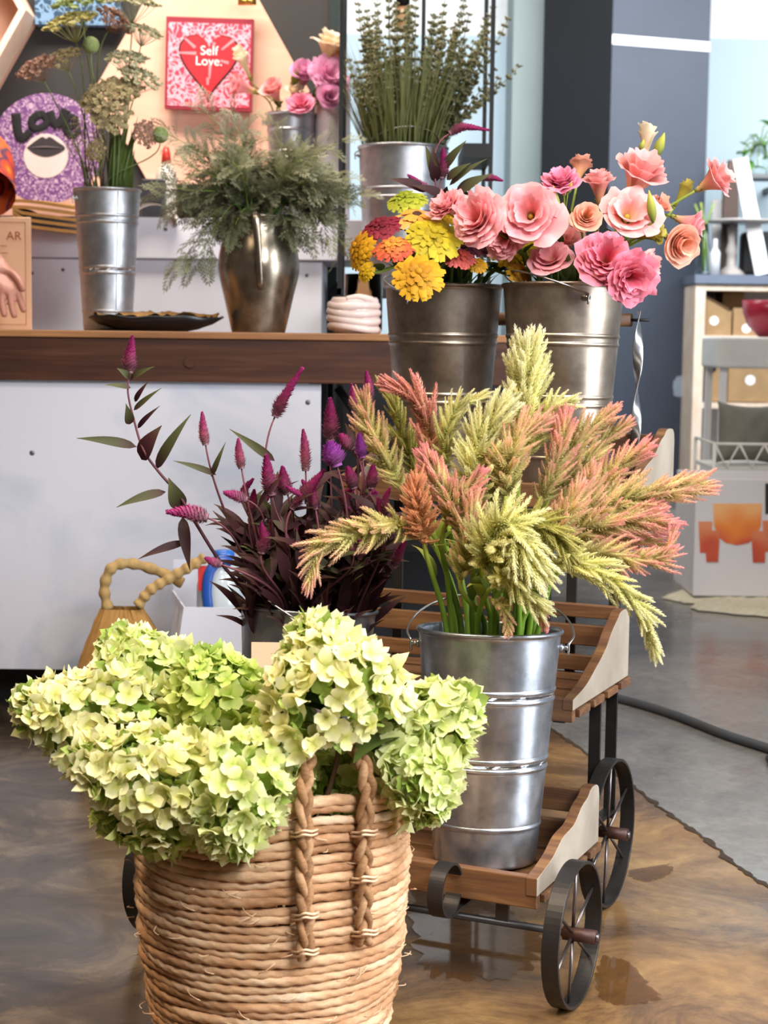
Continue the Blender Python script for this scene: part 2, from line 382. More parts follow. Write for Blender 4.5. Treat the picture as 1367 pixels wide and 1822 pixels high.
# dark pillar, turned a little
M['slate'] = plain('slate_blue_paint', '3a414f', 0.55, 0, 0.10, 5); M['slate_shade'] = plain('slate_paint_shaded_side', '17181c', 0.6, 0, 0.1, 5)  # second colour is the same slate with its left side's shade painted in
pa = P(1069, 885, 10.2); pb = P(1238, 885, 10.42); pd = norm((pb-pa)*np.array([1, 1, 0])); pn = np.array([-pd[1], pd[0], 0])
q = [pa, pa+pd*np.linalg.norm((pb-pa)[:2]), None, None]; q[2] = q[1]+pn*0.62; q[3] = q[0]+pn*0.62+pd*(-0.16)
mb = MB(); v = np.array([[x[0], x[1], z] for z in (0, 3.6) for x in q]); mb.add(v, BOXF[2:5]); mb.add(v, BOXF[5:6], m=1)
struct(mb, 'wall_pillar', [M['slate'], M['slate_shade']])
za = P(1160, 76, 10.3)[2]; mb = MB()
v = np.array([pa+pd*0.0-pn*0.004, q[1]-pn*0.004]); hh = 0.028
mb.add(np.array([[v[0][0], v[0][1], za-hh], [v[1][0], v[1][1], za-hh], [v[1][0], v[1][1], za+hh], [v[0][0], v[0][1], za+hh]]), np.array([[0, 1, 2, 3]]))
mb.add(np.array([[v[0][0], v[0][1], za-hh], [v[1][0], v[1][1], za-hh], [v[1][0], v[1][1], za+hh], [v[0][0], v[0][1], za+hh]])+pn*0.003, np.array([[3, 2, 1, 0]]))
o = struct(mb, 'trim_2', M['white'])
M['scuff'] = plain('paint_scuff', '8d99a8', 0.7)
g = rng(8); a = np.linspace(0, 2*PI, 22, endpoint=False); cc = P(1210, 688, 10.35); sc = 0.055*(0.75+0.35*g.random(22))
cen = pa+pd*((cc-pa)@pd)-pn*0.003; mb = MB(); mb.add(np.array([cen*[1, 1, 0]+[0, 0, cc[2]]+pd*math.cos(x)*s*0.8+np.array([0, 0, math.sin(x)*s*1.3]) for x, s in zip(a, sc)]), np.arange(22)[None])
tag(solo(mb, 'wall_scuff', M['scuff'], 'pale worn paint patch low on the dark slate pillar', 'paint patch', smooth=False), kind='stuff')

# ------------------------------------------------------------------ hexagon wall panels and art
def hexa(cx, cz, R, y): return [(cx+R*math.cos(a), cz+R*math.sin(a)) for a in np.arange(6)*PI/3]
px = 5.9/FPX
def hex_panel(u, v, Rp, label, framed):
    c = P(u, v, 5.9); t = thing('hexagon_panel', label, 'wall panel', (c[0], 5.88, c[2]-Rp*px*0.866), group=None)
    mb = MB(); prism(mb, hexa(c[0], c[2], Rp*px, 0), 5.865, 5.9, 'y'); part(mb, 'board', M['ply'], t, smooth=False)
    if framed:
        mb = MB(); ho = hexa(c[0], c[2], Rp*px, 0); hi = hexa(c[0], c[2], Rp*px*0.93, 0)
        for i in range(6):
            j = (i+1) % 6; prism(mb, [ho[i], ho[j], hi[j], hi[i]], 5.70, 5.864, 'y')
        part(mb, 'rim', M['pine'], t, smooth=False)
    return t
hex_panel(362, 162, 186, 'peach plywood hexagon on the dark wall behind the red heart canvas', False)
hex_panel(-110, 35, 174, 'framed plywood hexagon cut off by the left edge, above the purple record', True)
hex_panel(60, 440, 186, 'plywood hexagon showing below the purple record', False)

# self love canvas
M['canvas_red'] = None
def scribble(name, bgc, fg, scale, w):
    m = N(name); v = m.coord('Object'); nz = m.n('ShaderNodeTexNoise'); nz.inputs['Scale'].default_value = scale*0.35; m.l(v, nz.inputs['Vector'])
    add = m.n('ShaderNodeVectorMath', operation='MULTIPLY_ADD'); m.l(nz.outputs['Color'], add.inputs[0]); add.inputs[1].default_value = (0.16,)*3; m.l(v, add.inputs[2])
    vo = m.n('ShaderNodeTexVoronoi', feature='DISTANCE_TO_EDGE'); vo.inputs['Scale'].default_value = scale; m.l(add.outputs[0], vo.inputs['Vector'])
    f = m.math('LESS_THAN', vo.outputs['Distance'], w); m.set(m.mix(f, lin(bgc), lin(fg)), 0.5); return m.m
c0 = P(370, 116, 5.8); wv = 152*5.8/FPX/2
t = thing('canvas', 'square red canvas painted with a heart reading Self Love', 'painting', (c0[0], 5.82, c0[2]-wv), rot=(0, rad(1.2), 0))
L2 = 0.157
mb = MB(); box(mb, -wv, wv, -0.015, 0.02, 0, 2*wv+0.01); part(mb, 'stretched_canvas', plain('canvas_edge_red', '8e1f33', 0.5), t, True, smooth=False)
mb = MB(); box(mb, -wv*0.94, wv*0.94, -0.017, -0.015, wv*0.07, 2*wv*0.97); part(mb, 'painted_ground', scribble('scribbled_pink_ground', 'c8344c', 'eba6b4', 42, 0.12), t, True, smooth=False)
hp = []
for a in np.linspace(0, 2*PI, 60, endpoint=False):
    hp.append((16*math.sin(a)**3, 13*math.cos(a)-5*math.cos(2*a)-2*math.cos(3*a)-math.cos(4*a)))
hp = np.array(hp); hp[:, 1] = np.where(hp[:, 1] < 0, hp[:, 1]*1.35, hp[:, 1]); hp = hp*wv*0.041; hp[:, 1] += wv*1.16
mb = MB(); prism(mb, (hp-[0, wv*1.1])*1.07+[0, wv*1.09], -0.0190, -0.0171, 'y'); part(mb, 'heart_outline', M['black'], t, True, smooth=False)
mb = MB(); prism(mb, hp, -0.0205, -0.0190, 'y'); hh = part(mb, 'heart', plain('heart_red', 'd3202c', 0.5, 0, 0.06), t, True, smooth=False)
hl_mat = plain('pink_highlight', 'f08a92', 0.5)
for (x, z, an, l) in ((-.52, .42, -40, .16), (-.58, .15, 0, .2), (.5, .4, 40, .18), (.12, .36, 80, .08), (.03, -.32, 88, .16), (.42, -.05, -15, .1), (-.02, -.58, 90, .08)):
    mb = MB(); d = np.array([math.cos(rad(an)), math.sin(rad(an))]); nn = np.array([-d[1], d[0]]); c = np.array([x*wv*0.85, wv*1.13+z*wv*0.85])
    prism(mb, [c-d*l*wv-nn*wv*.02, c+d*l*wv-nn*wv*.035, c+d*l*wv+nn*wv*.035, c-d*l*wv+nn*wv*.02], -0.0215, -0.0205, 'y'); part(mb, 'highlight_stroke', hl_mat, t, True, smooth=False)
text('lettering', 'Self\nLove.', wv*0.29, M['white'], (0, -0.0212, wv*1.20), (PI/2, 0, 0), t, space=0.8)

# LOVE record
c0 = P(80, 262, 5.62); R0 = 97*5.62/FPX
t = thing('painted_record', 'round purple scribbled record painted LOVE over black lips', 'record', (c0[0], 5.62, c0[2]-R0), rot=(rad(-6), 0, 0))
def disc(mb, r, y0, y1, c=(0, 0), n=64, m=0): return prism(mb, [(c[0]+r*math.cos(a), c[1]+r*math.sin(a)) for a in np.linspace(0, 2*PI, n, endpoint=False)], y0, y1, 'y', m)
mb = MB(); disc(mb, R0, 0, 0.006, (0, R0)); part(mb, 'disc', scribble('purple_scribble', 'b79aaf', '653a70', 58, 0.17), t, True, smooth=False)
mb = MB(); disc(mb, R0*0.40, -0.002, 0, (0, R0*0.86)); part(mb, 'centre_label', plain('record_label', 'cbb9b4', 0.6), t, True, smooth=False)
lp = [(-.35, .0), (-.2, .12), (-.07, .2), (0, .17), (.07, .2), (.2, .12), (.35, .0), (.2, -.11), (.0, -.16), (-.2, -.11)]
lp = spline(np.array([(a, 0, b) for a, b in lp+lp[:1]]), 60)[:-1][:, [0, 2]]*R0+[0, R0*1.0]
mb = MB(); prism(mb, lp, -0.0035, -0.002, 'y'); part(mb, 'lips', plain('lips_black', '2c2629', 0.5), t, True, smooth=False)
mb = MB(); tube(mb, spline([(-.3*R0, -.0036, R0*1.0), (0, -.0036, R0*1.02), (.3*R0, -.0036, R0*1.0)], 20), [0.001+0.004*math.sin(PI*i/19) for i in range(20)], 6, flat=0.3); part(mb, 'lip_gap', plain('lip_gap_grey', '8f7f80', 0.5), t, True)
mb = MB()
def stroke(pts, r=0.16):
    q = spline([(x*R0, -0.004, R0+z*R0) for x, z in pts], 24); rr = np.full(len(q), r*R0/2)*np.linspace(1.1, 0.85, len(q))
    tube(mb, q, rr, 8)
    mb.V[-1][:, 1] = -0.004+(mb.V[-1][:, 1]+0.004)*0.18
stroke([(-.55, .62), (-.52, .35), (-.46, .17), (-.36, .22), (-.28, .30)])
stroke([(-.12, .62), (-.26, .5), (-.22, .36), (-.06, .38), (0.02, .5), (-.08, .62), (-.14, .6)], .14)
stroke([(.05, .66), (.12, .5), (.2, .38)], .16); stroke([(.36, .70), (.28, .52), (.2, .38)], .16)
stroke([(.34, .38), (.5, .42), (.52, .54), (.4, .56), (.34, .42), (.38, .28), (.5, .24), (.62, .34)], .12)
part(mb, 'lettering', plain('brush_black', '08080a', 0.85), t, True)

mb = MB(); pbox(mb, 62, 214, -60, 44, 5.84, 0.05); q = solo(mb, 'picture', scribble('blue_scribble', '22405c', '6d8fae', 30, 0.1), 'dark blue scribbled picture at the top left behind the white lace flowers', 'picture', smooth=False)
# brass lamp fitting at the top of the hexagon
M['brass'] = plain('brass', 'c79a4a', 0.3, 0.9, 0.1)
mb = MB(); a = P(424, 3, 5.8); b = P(456, 3, 5.8); tube(mb, [a, b], 0.012, 12); c = P(446, 3, 5.78)
lathe(mb, [(0.001, -0.012), (0.016, -0.008), (0.016, 0.008), (0.001, 0.012)], 16, c=c); solo(mb, 'wall_lamp', M['brass'], 'small brass fitting on the top edge of the peach hexagon', 'lamp')

# ------------------------------------------------------------------ white back table with what stands on it
YB = 5.35
def Zt(v, Y=YB): return P(400, v, Y)[2]
t = thing('back_table', 'white painted board table behind the wooden counter', 'table', (-1.0, YB+0.2, 0))
mb = MB(); box(mb, -3.0, P(652, 430, YB)[0], YB, YB+0.48, Zt(462), Zt(388)); part(mb, 'top_board', M['white_board'], t, smooth=False, bevel=0.004)
mb = MB(); box(mb, -3.0, P(573, 520, YB)[0], YB+0.02, YB+0.46, 0.0, Zt(462)-0.001); part(mb, 'front_panel', M['white_board'], t, smooth=False, bevel=0.004)
M['screw'] = plain('screw_head', '6d6a70', 0.4, 0.6)
for (u, v, yy) in ((112, 480, YB+0.02), (295, 408, YB), (555, 441, YB), (546, 490, YB+0.02), (57, 486, YB+0.02)):
    c = P(u, v, yy); mb = MB(); ball(mb, c, 0.006, 10, 5, sc=(1, 0.35, 1)); part(mb, 'screw', M['screw'], t)
ZB = Zt(388)
# kraft paper sheets folded in a stack, hanging over the edge
M['kraft_fold'] = plain('kraft_folded', 'a87b3f', 0.75, 0, 0.2, 14)
g = rng(12)
for i in range(5):
    a = P(-40, 366+i*9, YB-0.03); b = P(60, 372+i*11, YB-0.03); c = P(142+4*i, 384+i*11, YB-0.03)
    if i >= 2: a = P(30, 372+i*6, YB-0.035)
    q = spline([a, (a+b)/2+[0, 0, -0.004], b, c], 16); V = np.stack([q+[0, -0.06, -0.004], q+[0, 0.22, 0.004+0.004*(4-i)], q+[0, 0.22, 0.008+0.004*(4-i)], q+[0, -0.06, 0.006]], 1)
    V[:, :, 2] += 0.018
    n = len(q); F = np.concatenate([np.stack([np.arange(n-1)*4+k, np.arange(n-1)*4+(k+1) % 4, np.arange(1, n)*4+(k+1) % 4, np.arange(1, n)*4+k], 1) for k in range(4)])
    mb = MB(); mb.add(V.reshape(-1, 3), F); solo(mb, 'kraft_sheet', M['kraft_fold'], 'folded brown kraft sheet in the stack drooping over the white board, under the purple record', 'paper', 'folded kraft sheets', smooth=False)
# curled white strip
mb = MB(); pts = []
for a in np.linspace(rad(175), rad(5), 18): pts.append(P(268+46*math.cos(a), 400-42*math.sin(a), YB-0.04))
q = np.array(pts); V = np.stack([q, q+[0, 0.10, 0]], 1); mb.add(V.reshape(-1, 3), sheet(len(q), 2)); V2 = V*1.0; V2[:, :, 2] -= 0.004; mb.add(V2.reshape(-1, 3), sheet(len(q), 2)[:, ::-1])
solo(mb, 'paper_roll', plain('cream_paper', 'e6dccb', 0.7), 'curled cream paper strip on the white board, left of the feathery foliage', 'paper')
mb = MB(); c = P(296, 300, YB+0.2); zt = P(296, 262, YB+0.2)[2]
t = thing('squeeze_bottle', 'clear bottle with a red cap half hidden left of the feathery foliage', 'bottle', (c[0], c[1], ZB))
h = P(296, 292, YB+0.2)[2]-ZB
mb = MB(); lathe(mb, [(0.001, 0), (0.032, 0.002), (0.034, h*0.3), (0.034, h*0.8), (0.016, h)], 24, c=(c[0], c[1], ZB)); part(mb, 'bottle', plain('milky_plastic', 'c9c2b8', 0.3), t)
mb = MB(); lathe(mb, [(0.016, 0), (0.014, 0.03), (0.009, zt-ZB-h), (0.001, zt-ZB-h+0.001)], 20, c=(c[0], c[1], ZB+h)); part(mb, 'cap', plain('red_cap', 'b5301f', 0.4), t)
mb = MB(); pbox(mb, 252, 292, 318, 388, YB+0.12, 0.12); solo(mb, 'small_box', plain('dark_box', '24262c', 0.5), 'small dark box on the white board behind the tall left bucket', 'box', smooth=False, bevel=0.004)
# white cylinder vase
c = P(592, 250, YB+0.14); zt = P(592, 138, YB+0.14)[2]-ZB; r = 31*5.5/FPX
mb = MB(); lathe(mb, [(0.001, 0), (r*0.97, 0.0), (r, 0.006), (r, zt-0.02), (r*0.9, zt), (r*0.8, zt), (r*0.78, zt-0.3), (0.001, zt-0.3)], 40, c=(c[0], c[1], ZB))
solo(mb, 'cylinder_vase', plain('white_glaze', 'f1eef3', 0.25, 0, 0.02), 'tall plain white cylinder right behind the small pink bucket', 'vase')
BACKVASE = c

# ------------------------------------------------------------------ black metal rack behind the zinnias
YR = 4.95
t = thing('metal_rack', 'thin black metal rack whose shelf carries the lavender bucket', 'rack', (0.1, YR+0.15, 0))
xs = (P(606, 300, YR)[0], P(873, 300, YR)[0])
for x in xs:
    for y in (YR, YR+0.36):
        mb = MB(); box(mb, x-0.006, x+0.006, y-0.006, y+0.006, 0, 2.35); part(mb, 'post', M['black'], t, smooth=False)
mb = MB(); x = P(753, 100, YR+0.36)[0]; box(mb, x-0.006, x+0.006, YR+0.35, YR+0.362, 1.12, 2.35); part(mb, 'post', M['black'], t, smooth=False)
for z in (0.35, 1.10):
    mb = MB(); box(mb, xs[0]-0.006, xs[1]+0.006, YR-0.006, YR+0.366, z, z+0.02); part(mb, 'shelf', M['black'], t, smooth=False)
mb = MB(); z = P(850, 268, YR)[2]; box(mb, xs[1]-0.08, xs[1]+0.006, YR-0.01, YR+0.366, z-0.02, z+0.02); part(mb, 'bracket', M['black'], t, smooth=False)
for y in (YR, YR+0.35):
    mb = MB(); box(mb, xs[0], xs[1], y, y+0.012, 2.34, 2.352); part(mb, 'top_rail', M['black'], t, smooth=False)
# bag and added dark box, in the gap right of the white table
mb = MB(); pbox(mb, 586, 660, 500, 560, 5.6, 0.2); solo(mb, 'fabric_bag', plain('black_fabric', '15161b', 0.8), 'dark fabric bag in the gap between the white table and the metal rack', 'bag', smooth=False, bevel=0.03)
mb = MB(); box(mb, -0.17, 0.55, 5.45, 5.88, 0.0, 0.93); solo(mb, 'gap_filler', plain('dark_gap_filler', '1f2024', 0.6), 'low dark box added to keep the gap behind the wooden counter dark', 'gap_filler', smooth=False)  # added box that stands in for the darkness under the counter top
# hanging bulb
c = P(717, 12, 6.4)
t = thing('pendant_bulb', 'amber bulb hanging in a black socket above the lavender', 'lamp', (c[0], c[1], c[2]-0.1))
mb = MB(); tube(mb, [c+[0, 0, 0.02], [c[0], c[1], 3.6]], 0.004, 6); part(mb, 'cord', M['black'], t)
mb = MB(); lathe(mb, [(0.001, 0.09), (0.018, 0.085), (0.026, 0.06), (0.026, 0), (0.001, 0)], 20, c=c); part(mb, 'socket', M['black'], t)
mb = MB(); lathe(mb, [(0.022, 0), (0.026, -0.015), (0.034, -0.045), (0.03, -0.075), (0.012, -0.093), (0.001, -0.096)], 20, c=c); part(mb, 'bulb', plain('amber_bulb', 'c79a72', 0.2), t)

# ------------------------------------------------------------------ right-hand background
YS = 10.0
def Xs(u, v=600, Y=YS): return P(u, v, Y)[0]
def Zs(v, u=1300, Y=YS): return P(u, v, Y)[2]
t = thing('shelf_unit', 'pale wooden cube shelf with a grey top beside the dark pillar', 'shelf', (Xs(1320), YS+0.2, 0))
x0, x1 = Xs(1236), Xs(1420)
mb = MB(); box(mb, x0-0.01, x1+0.6, YS-0.02, YS+0.42, Zs(505), Zs(489)); part(mb, 'top', plain('grey_top', '6b7487', 0.5), t, smooth=False)
for xa in (x0, Xs(1405), x1+0.55):
    mb = MB(); box(mb, xa, xa+0.058, YS, YS+0.4, 0, Zs(506)); part(mb, 'side_panel', M['pine'], t, smooth=False)
for v in (512, 602, 722, 880):
    mb = MB(); box(mb, x0+0.058, x1+0.55, YS+0.002, YS+0.4, max(0.0, Zs(v+5)), Zs(v-5)); part(mb, 'shelf_board', M['pine'], t, smooth=False)
mb = MB(); box(mb, x0+0.05, x1+0.6, YS+0.40, YS+0.41, 0, Zs(506)); part(mb, 'back_panel', plain('shelf_back', 'b9c1cc', 0.6), t, smooth=False)
def kraft_box(u0, u1, v0, v1, Y, label, sticker, slope=0.0, hole=False):
    xa, xb, za, zb = Xs(u0, 600, Y), Xs(u1, 600, Y), Zs(v1, 1300, Y), Zs(v0, 1300, Y)
    t = thing('kraft_box', label, 'box', ((xa+xb)/2, Y+0.12, za))
    mb = MB(); prism(mb, [(xa, za), (xb, za), (xb, zb-slope*(zb-za)), (xb-0.02, zb-slope*(zb-za)), (xa, zb)], Y, Y+0.26, 'y'); part(mb, 'carton', M['kraft'], t, smooth=False, bevel=0.003)
    if slope:
        mb = MB(); prism(mb, [(xa-0.002, zb), (xb-0.01, zb-slope*(zb-za)), (xb-0.01, zb-slope*(zb-za)+0.012), (xa-0.002, zb+0.012)], Y-0.003, Y+0.27, 'y'); part(mb, 'lid', plain('kraft_lid', '5d4126', 0.8), t, smooth=False)
    if sticker:
        mb = MB(); disc(mb, sticker[2]*Y/FPX, Y-0.002, Y, (Xs(sticker[0], 600, Y), Zs(sticker[1], 1300, Y)), 28); part(mb, 'finger_hole' if hole else 'round_sticker', M['black'] if hole else M['white'], t, smooth=False)
kraft_box(1254, 1301, 530, 597, YS+0.04, 'brown carton with slanted lid and white round sticker, upper shelf by the pillar', (1270, 571, 8), 0.35)
kraft_box(1304, 1352, 548, 597, YS+0.06, 'brown carton with white round sticker behind the red bowl', (1328, 584, 8))
kraft_box(1284, 1322, 520, 547, YS+0.2, 'flat tan carton lying on top of the upper shelf boxes', None)
kraft_box(1261, 1297, 645, 715, YS+0.05, 'brown carton with a black finger hole on the middle shelf', (1270, 656, 7), 0, True)
kraft_box(1299, 1375, 650, 715, YS+0.03, 'light brown carton with white sticker above the grey cushion', (1338, 676, 9))
# things on the shelf top
zt = Zs(489)
M['clear'] = glass('clear_glass', (0.95, 0.98, 0.97, 1))
M['frost'] = plain('frosted_plastic', 'd9dde2', 0.25)
def on_top(u, Y): return np.array([P(u, 480, Y)[0], Y, zt])
c = on_top(1252, YS+0.08); t = thing('glass_bottle_vase', 'slender clear vase with green stems on the shelf top by the pillar', 'vase', c)
mb = MB(); lathe(mb, [(0.001, 0), (0.05, 0.0), (0.052, 0.08), (0.03, 0.2), (0.02, 0.3), (0.017, 0.3), (0.027, 0.2), (0.047, 0.08), (0.046, 0.008), (0.001, 0.008)], 28, c=c); part(mb, 'vase', M['clear'], t)
mb = MB(); g = rng(3)
for i in range(4): tube(mb, spline([c+[g.normal(0, .01), g.normal(0, .01), 0.02], c+[g.normal(0, .008), 0, 0.25], c+[g.normal(0, .05), g.normal(0, .03), 0.42]], 12), 0.006, 6, rr=0.5)
part(mb, 'cut_stems', M['stem_green'], t)
c = on_top(1272, YS+0.04); mb = MB(); lathe(mb, [(0.001, 0), (0.03, 0), (0.031, 0.13), (0.012, 0.16), (0.012, 0.21), (0.001, 0.21)], 20, c=c); solo(mb, 'small_bottle', M['frost'], 'small pale bottle standing on the shelf top beside the clear vase', 'bottle')
c = on_top(1310, YS+0.16); t = thing('cake_stand', 'pale pedestal stand with a thin round plate on the shelf top', 'stand', c)
h = P(1310, 396, YS+0.16)[2]-zt
mb = MB(); lathe(mb, [(0.001, 0), (0.09, 0), (0.075, 0.02), (0.03, 0.06), (0.026, 0.12), (0.035, 0.15), (0.022, 0.2), (0.03, h-0.03), (0.001, h)], 24, c=c-np.array([0.03, 0, 0])); part(mb, 'pedestal', plain('stand_pale', 'a69d98', 0.5), t)
mb = MB(); lathe(mb, [(0.001, 0), (0.2, 0.0), (0.21, 0.012), (0.001, 0.02)], 40, c=c+[0.02, 0, h]); part(mb, 'plate', plain('stand_plate', 'c7c1bd', 0.4), t)
c = on_top(1296, YS+0.3); mb = MB(); zt2 = P(1290, 285, YS+0.3)[2]-zt
prism(mb, [(-0.05, 0), (0.05, 0), (0.05, zt2*0.8), (0.03, zt2), (-0.02, zt2), (-0.05, zt2*0.75)], -0.012, 0.012, 'y'); V = mb.V[0]; mb.V[0] = V@rot3(0, 0, 0.3).T+c
solo(mb, 'wooden_board', plain('brown_board', '5a473f', 0.6), 'narrow brown wooden board standing behind the pedestal stand', 'board', smooth=False)
def plank(u0, v0, u1, v1, wpx, Y, th, mat, name, label, cat):
    a = P(u0, v0, Y); b = P(u1, v1, Y+0.05); d = norm(b-a); s = norm(np.cross(d, [0, 1, 0])); w_ = wpx*Y/FPX/2; n_ = np.cross(s, d)
    V = np.array([a-s*w_, a+s*w_, a+s*w_+n_*th, a-s*w_+n_*th, b-s*w_, b+s*w_, b+s*w_+n_*th, b-s*w_+n_*th]); mb = MB(); mb.add(V, BOXF); return solo(mb, name, mat, label, cat, smooth=False)
plank(1358, 488, 1318, 282, 26, YS+0.05, 0.02, M['white'], 'white_panel', 'tall blank white panel leaning on the shelf top', 'panel')
plank(1285, 488, 1285, 355, 34, YS+0.36, 0.02, plain('silver_panel', 'b4b0b0', 0.4), 'grey_panel', 'pale grey upright panel behind the glass vase on the shelf top', 'panel')
t0 = on_top(1352, YS+0.2); mb = MB(); box(mb, t0[0]-0.1, t0[0]+0.3, YS+0.22, YS+0.36, zt, zt+0.27); solo(mb, 'black_case', M['black'], 'black case on the shelf top behind the white panel', 'case', smooth=False, bevel=0.03)
# little wall shelf with the trailing plant
c = P(1345, 312, YS+0.9); t = thing('wall_shelf', 'short dark shelf holding the trailing green plant', 'shelf', c)
mb = MB(); box(mb, c[0]-0.06, c[0]+0.5, c[1]-0.1, c[1]+0.15, c[2]-0.025, c[2]); part(mb, 'board', plain('shelf_grey', '77777a', 0.6), t, smooth=False)
mb = MB(); box(mb, c[0]+0.2, c[0]+0.24, c[1]-0.02, 11.6, c[2]-0.06, c[2]-0.025); part(mb, 'bracket', M['iron'], t, smooth=False)
c = c+[0.02, 0, 0]; t = thing('potted_vine', 'bright green leafy vine in a clear vase at the right edge', 'plant', c)
mb = MB(); lathe(mb, [(0.001, 0), (0.055, 0), (0.06, 0.1), (0.04, 0.19), (0.036, 0.19), (0.056, 0.1), (0.05, 0.006), (0.001, 0.006)], 24, c=c); part(mb, 'vase', M['clear'], t)
g = rng(21); mb = MB(); mv = MB(); M['vine'] = petal('vine_leaf', [(0, '4e8f2c'), (1, '8fd257')], 0.3, 0.2)
for i, (u, v) in enumerate(((1322, 258), (1335, 270), (1352, 262), (1364, 222), (1380, 235), (1330, 290), (1348, 300), (1318, 275), (1362, 285), (1372, 255), (1340, 245), (1395, 270))):
    e = P(u, v, YS+0.85+0.1*g.random()); b = c+[0, 0, 0.16]; mid = (b+e)/2+[0, 0, 0.06]; tube(mb, spline([b, mid, e], 10), 0.004, 5)
    d = norm(np.array([g.normal(0, 1), -0.5, g.normal(-0.3, 0.5)])); leaf(mv, e-d*0.03, e+d*0.075, 0.036, 0.1, rr=g.random(), shape=0.7)
part(mb, 'vine_stem', M['stem_green'], t); part(mv, 'foliage', M['vine'], t)
# red bowl, chair, cushion, carton with the punch bowl, sheepskin
YC = 6.75
c = P(1392, 560, 7.6); zb = P(1392, 600, 7.6)[2]; r = 62*7.6/FPX
t = thing('wall_stool', 'tall pale stool at the right edge that carries the red bowl', 'stool', (c[0], 7.6, 0))
mb = MB(); box(mb, c[0]-0.3, c[0]+0.3, 7.48, 7.9, P(1330, 655, 7.6)[2], zb-0.002); part(mb, 'top', plain('pale_top', 'e6e6e3', 0.5), t, smooth=False, bevel=0.01)
for dx in (-0.27, 0.27):
    for y in (7.52, 7.86):
        mb = MB(); box(mb, c[0]+dx-0.015, c[0]+dx+0.015, y-0.015, y+0.015, 0, P(1330, 655, 7.6)[2]); part(mb, 'leg', M['white'], t, smooth=False)
mb = MB(); lathe(mb, [(0.001, 0), (r*0.5, 0.0), (r*0.82, 0.05), (r*0.97, 0.11), (r, 0.165), (r*0.96, 0.165), (r*0.9, 0.11), (0.001, 0.03)], 40, c=(c[0], 7.7, zb)); solo(mb, 'bowl', plain('crimson_glaze', 'a8263f', 0.3), 'crimson bowl cut off by the right edge above the grey cushion', 'bowl')
t = thing('wire_chair', 'white wire chair behind the carton, seat carrying the grey cushion', 'chair', (P(1340, 830, YC)[0], YC+0.2, 0))
xl, xr_ = P(1272, 800, YC)[0], P(1450, 800, YC)[0]; zt3, zs3 = P(1300, 790, YC)[2], P(1300, 832, YC)[2]
M['wire_white'] = plain('white_wire', 'd8d6cf', 0.4)
def wire(nm, pts, r=0.006):
    mb = MB(); tube(mb, pts, r, 8); part(mb, nm, M['wire_white'], t)
wire('arm_rail', [(xl, YC, zt3), (xr_, YC, zt3)]); wire('arm_rail', [(xl, YC, zt3), (xl, YC+0.42, zt3)]); wire('arm_rail', [(xr_, YC, zt3), (xr_, YC+0.42, zt3)])
n = 4
for i in range(n):
    a, b = xl+(xr_-xl)*i/n, xl+(xr_-xl)*(i+1)/n; wire('brace', [(a, YC, zt3), ((a+b)/2, YC, zs3), (b, YC, zt3)], 0.005)
mb = MB(); box(mb, xl, xr_, YC, YC+0.42, zs3-0.015, zs3); part(mb, 'seat', M['wire_white'], t, smooth=False)
for x in (xl, xr_):
    for y in (YC, YC+0.42): wire('leg', [(x, y, 0), (x, y, zt3)], 0.008)
# cushion
c = P(1318, 790, YC+0.2); zc = zs3; W_, H_ = 0.135, 0.255
n = 22; uu, vv = np.meshgrid(np.linspace(-1, 1, n), np.linspace(-1, 1, n), indexing='ij')
def cush(sgn):
    pin = 1-0.12*(1-np.abs(uu)**2)*np.abs(vv)**4-0.0; X = W_*uu*(1-0.10*(1-vv**2)*np.abs(uu)**3); Z = H_/2*vv*(1-0.14*(1-uu**2)*np.abs(vv)**3)+H_/2
    T = sgn*0.075*np.sqrt(np.clip((1-uu**2)*(1-vv**2), 0, 1))**0.7*(1+0.06*np.sin(9*uu+3)*np.sin(6*vv))
    return np.stack([X, T, Z], -1).reshape(-1, 3)
mb = MB(); A = rot3(-0.12, 0.04, 0.12)
mb.add(cush(-1)@A.T+[c[0]+0.03, YC+0.2, zc], sheet(n, n)[:, ::-1]); mb.add(cush(1)@A.T+[c[0]+0.03, YC+0.2, zc], sheet(n, n))
solo(mb, 'cushion', plain('grey_linen', '77766d', 0.9, 0, 0.12, 30, 0.2), 'plump grey linen cushion standing on the white wire chair', 'cushion')
# carton with printed punch bowl
YK = 6.25
xa, xb, za, zb = P(1236, 950, YK)[0], P(1440, 950, YK)[0], 0.03, P(1300, 852, YK)[2]
t = thing('printed_carton', 'white carton printed with a punch bowl and orange drinks', 'box', ((xa+xb)/2, YK+0.2, 0.03))
mb = MB(); box(mb, xa, xb, YK, YK+0.42, za, zb); part(mb, 'carton', plain('carton_white', 'd5d1d2', 0.45, 0, 0.03), t, smooth=False, bevel=0.004)
def drink_print(nm, z0, z1, cols):
    mo = N(nm); v_ = mo.coord(); vo = mo.n('ShaderNodeTexVoronoi'); vo.inputs['Scale'].default_value = 13; mo.l(v_, vo.inputs['Vector']); sx = mo.n('ShaderNodeSeparateXYZ'); mo.l(v_, sx.inputs[0])
    f = mo.math('ADD', mo.mapr(sx.outputs[2], z0, z1, 0, 0.75), mo.math('MULTIPLY', vo.outputs['Distance'], 0.45)); mo.set(mo.ramp(f, cols), 0.5); return mo.m
zp = lambda v: P(1310, v, YK)[2]-0.03
bowl_m = drink_print('bowl_print', zp(970), zp(896), [(0.05, '9c2c22'), (0.35, 'd0562a'), (0.65, 'e8832c'), (1, 'f0b070')]); cup_m = drink_print('cup_print', zp(1002), zp(926), [(0.05, 'a93424'), (0.5, 'c9502c'), (1, 'dd8a5c')])
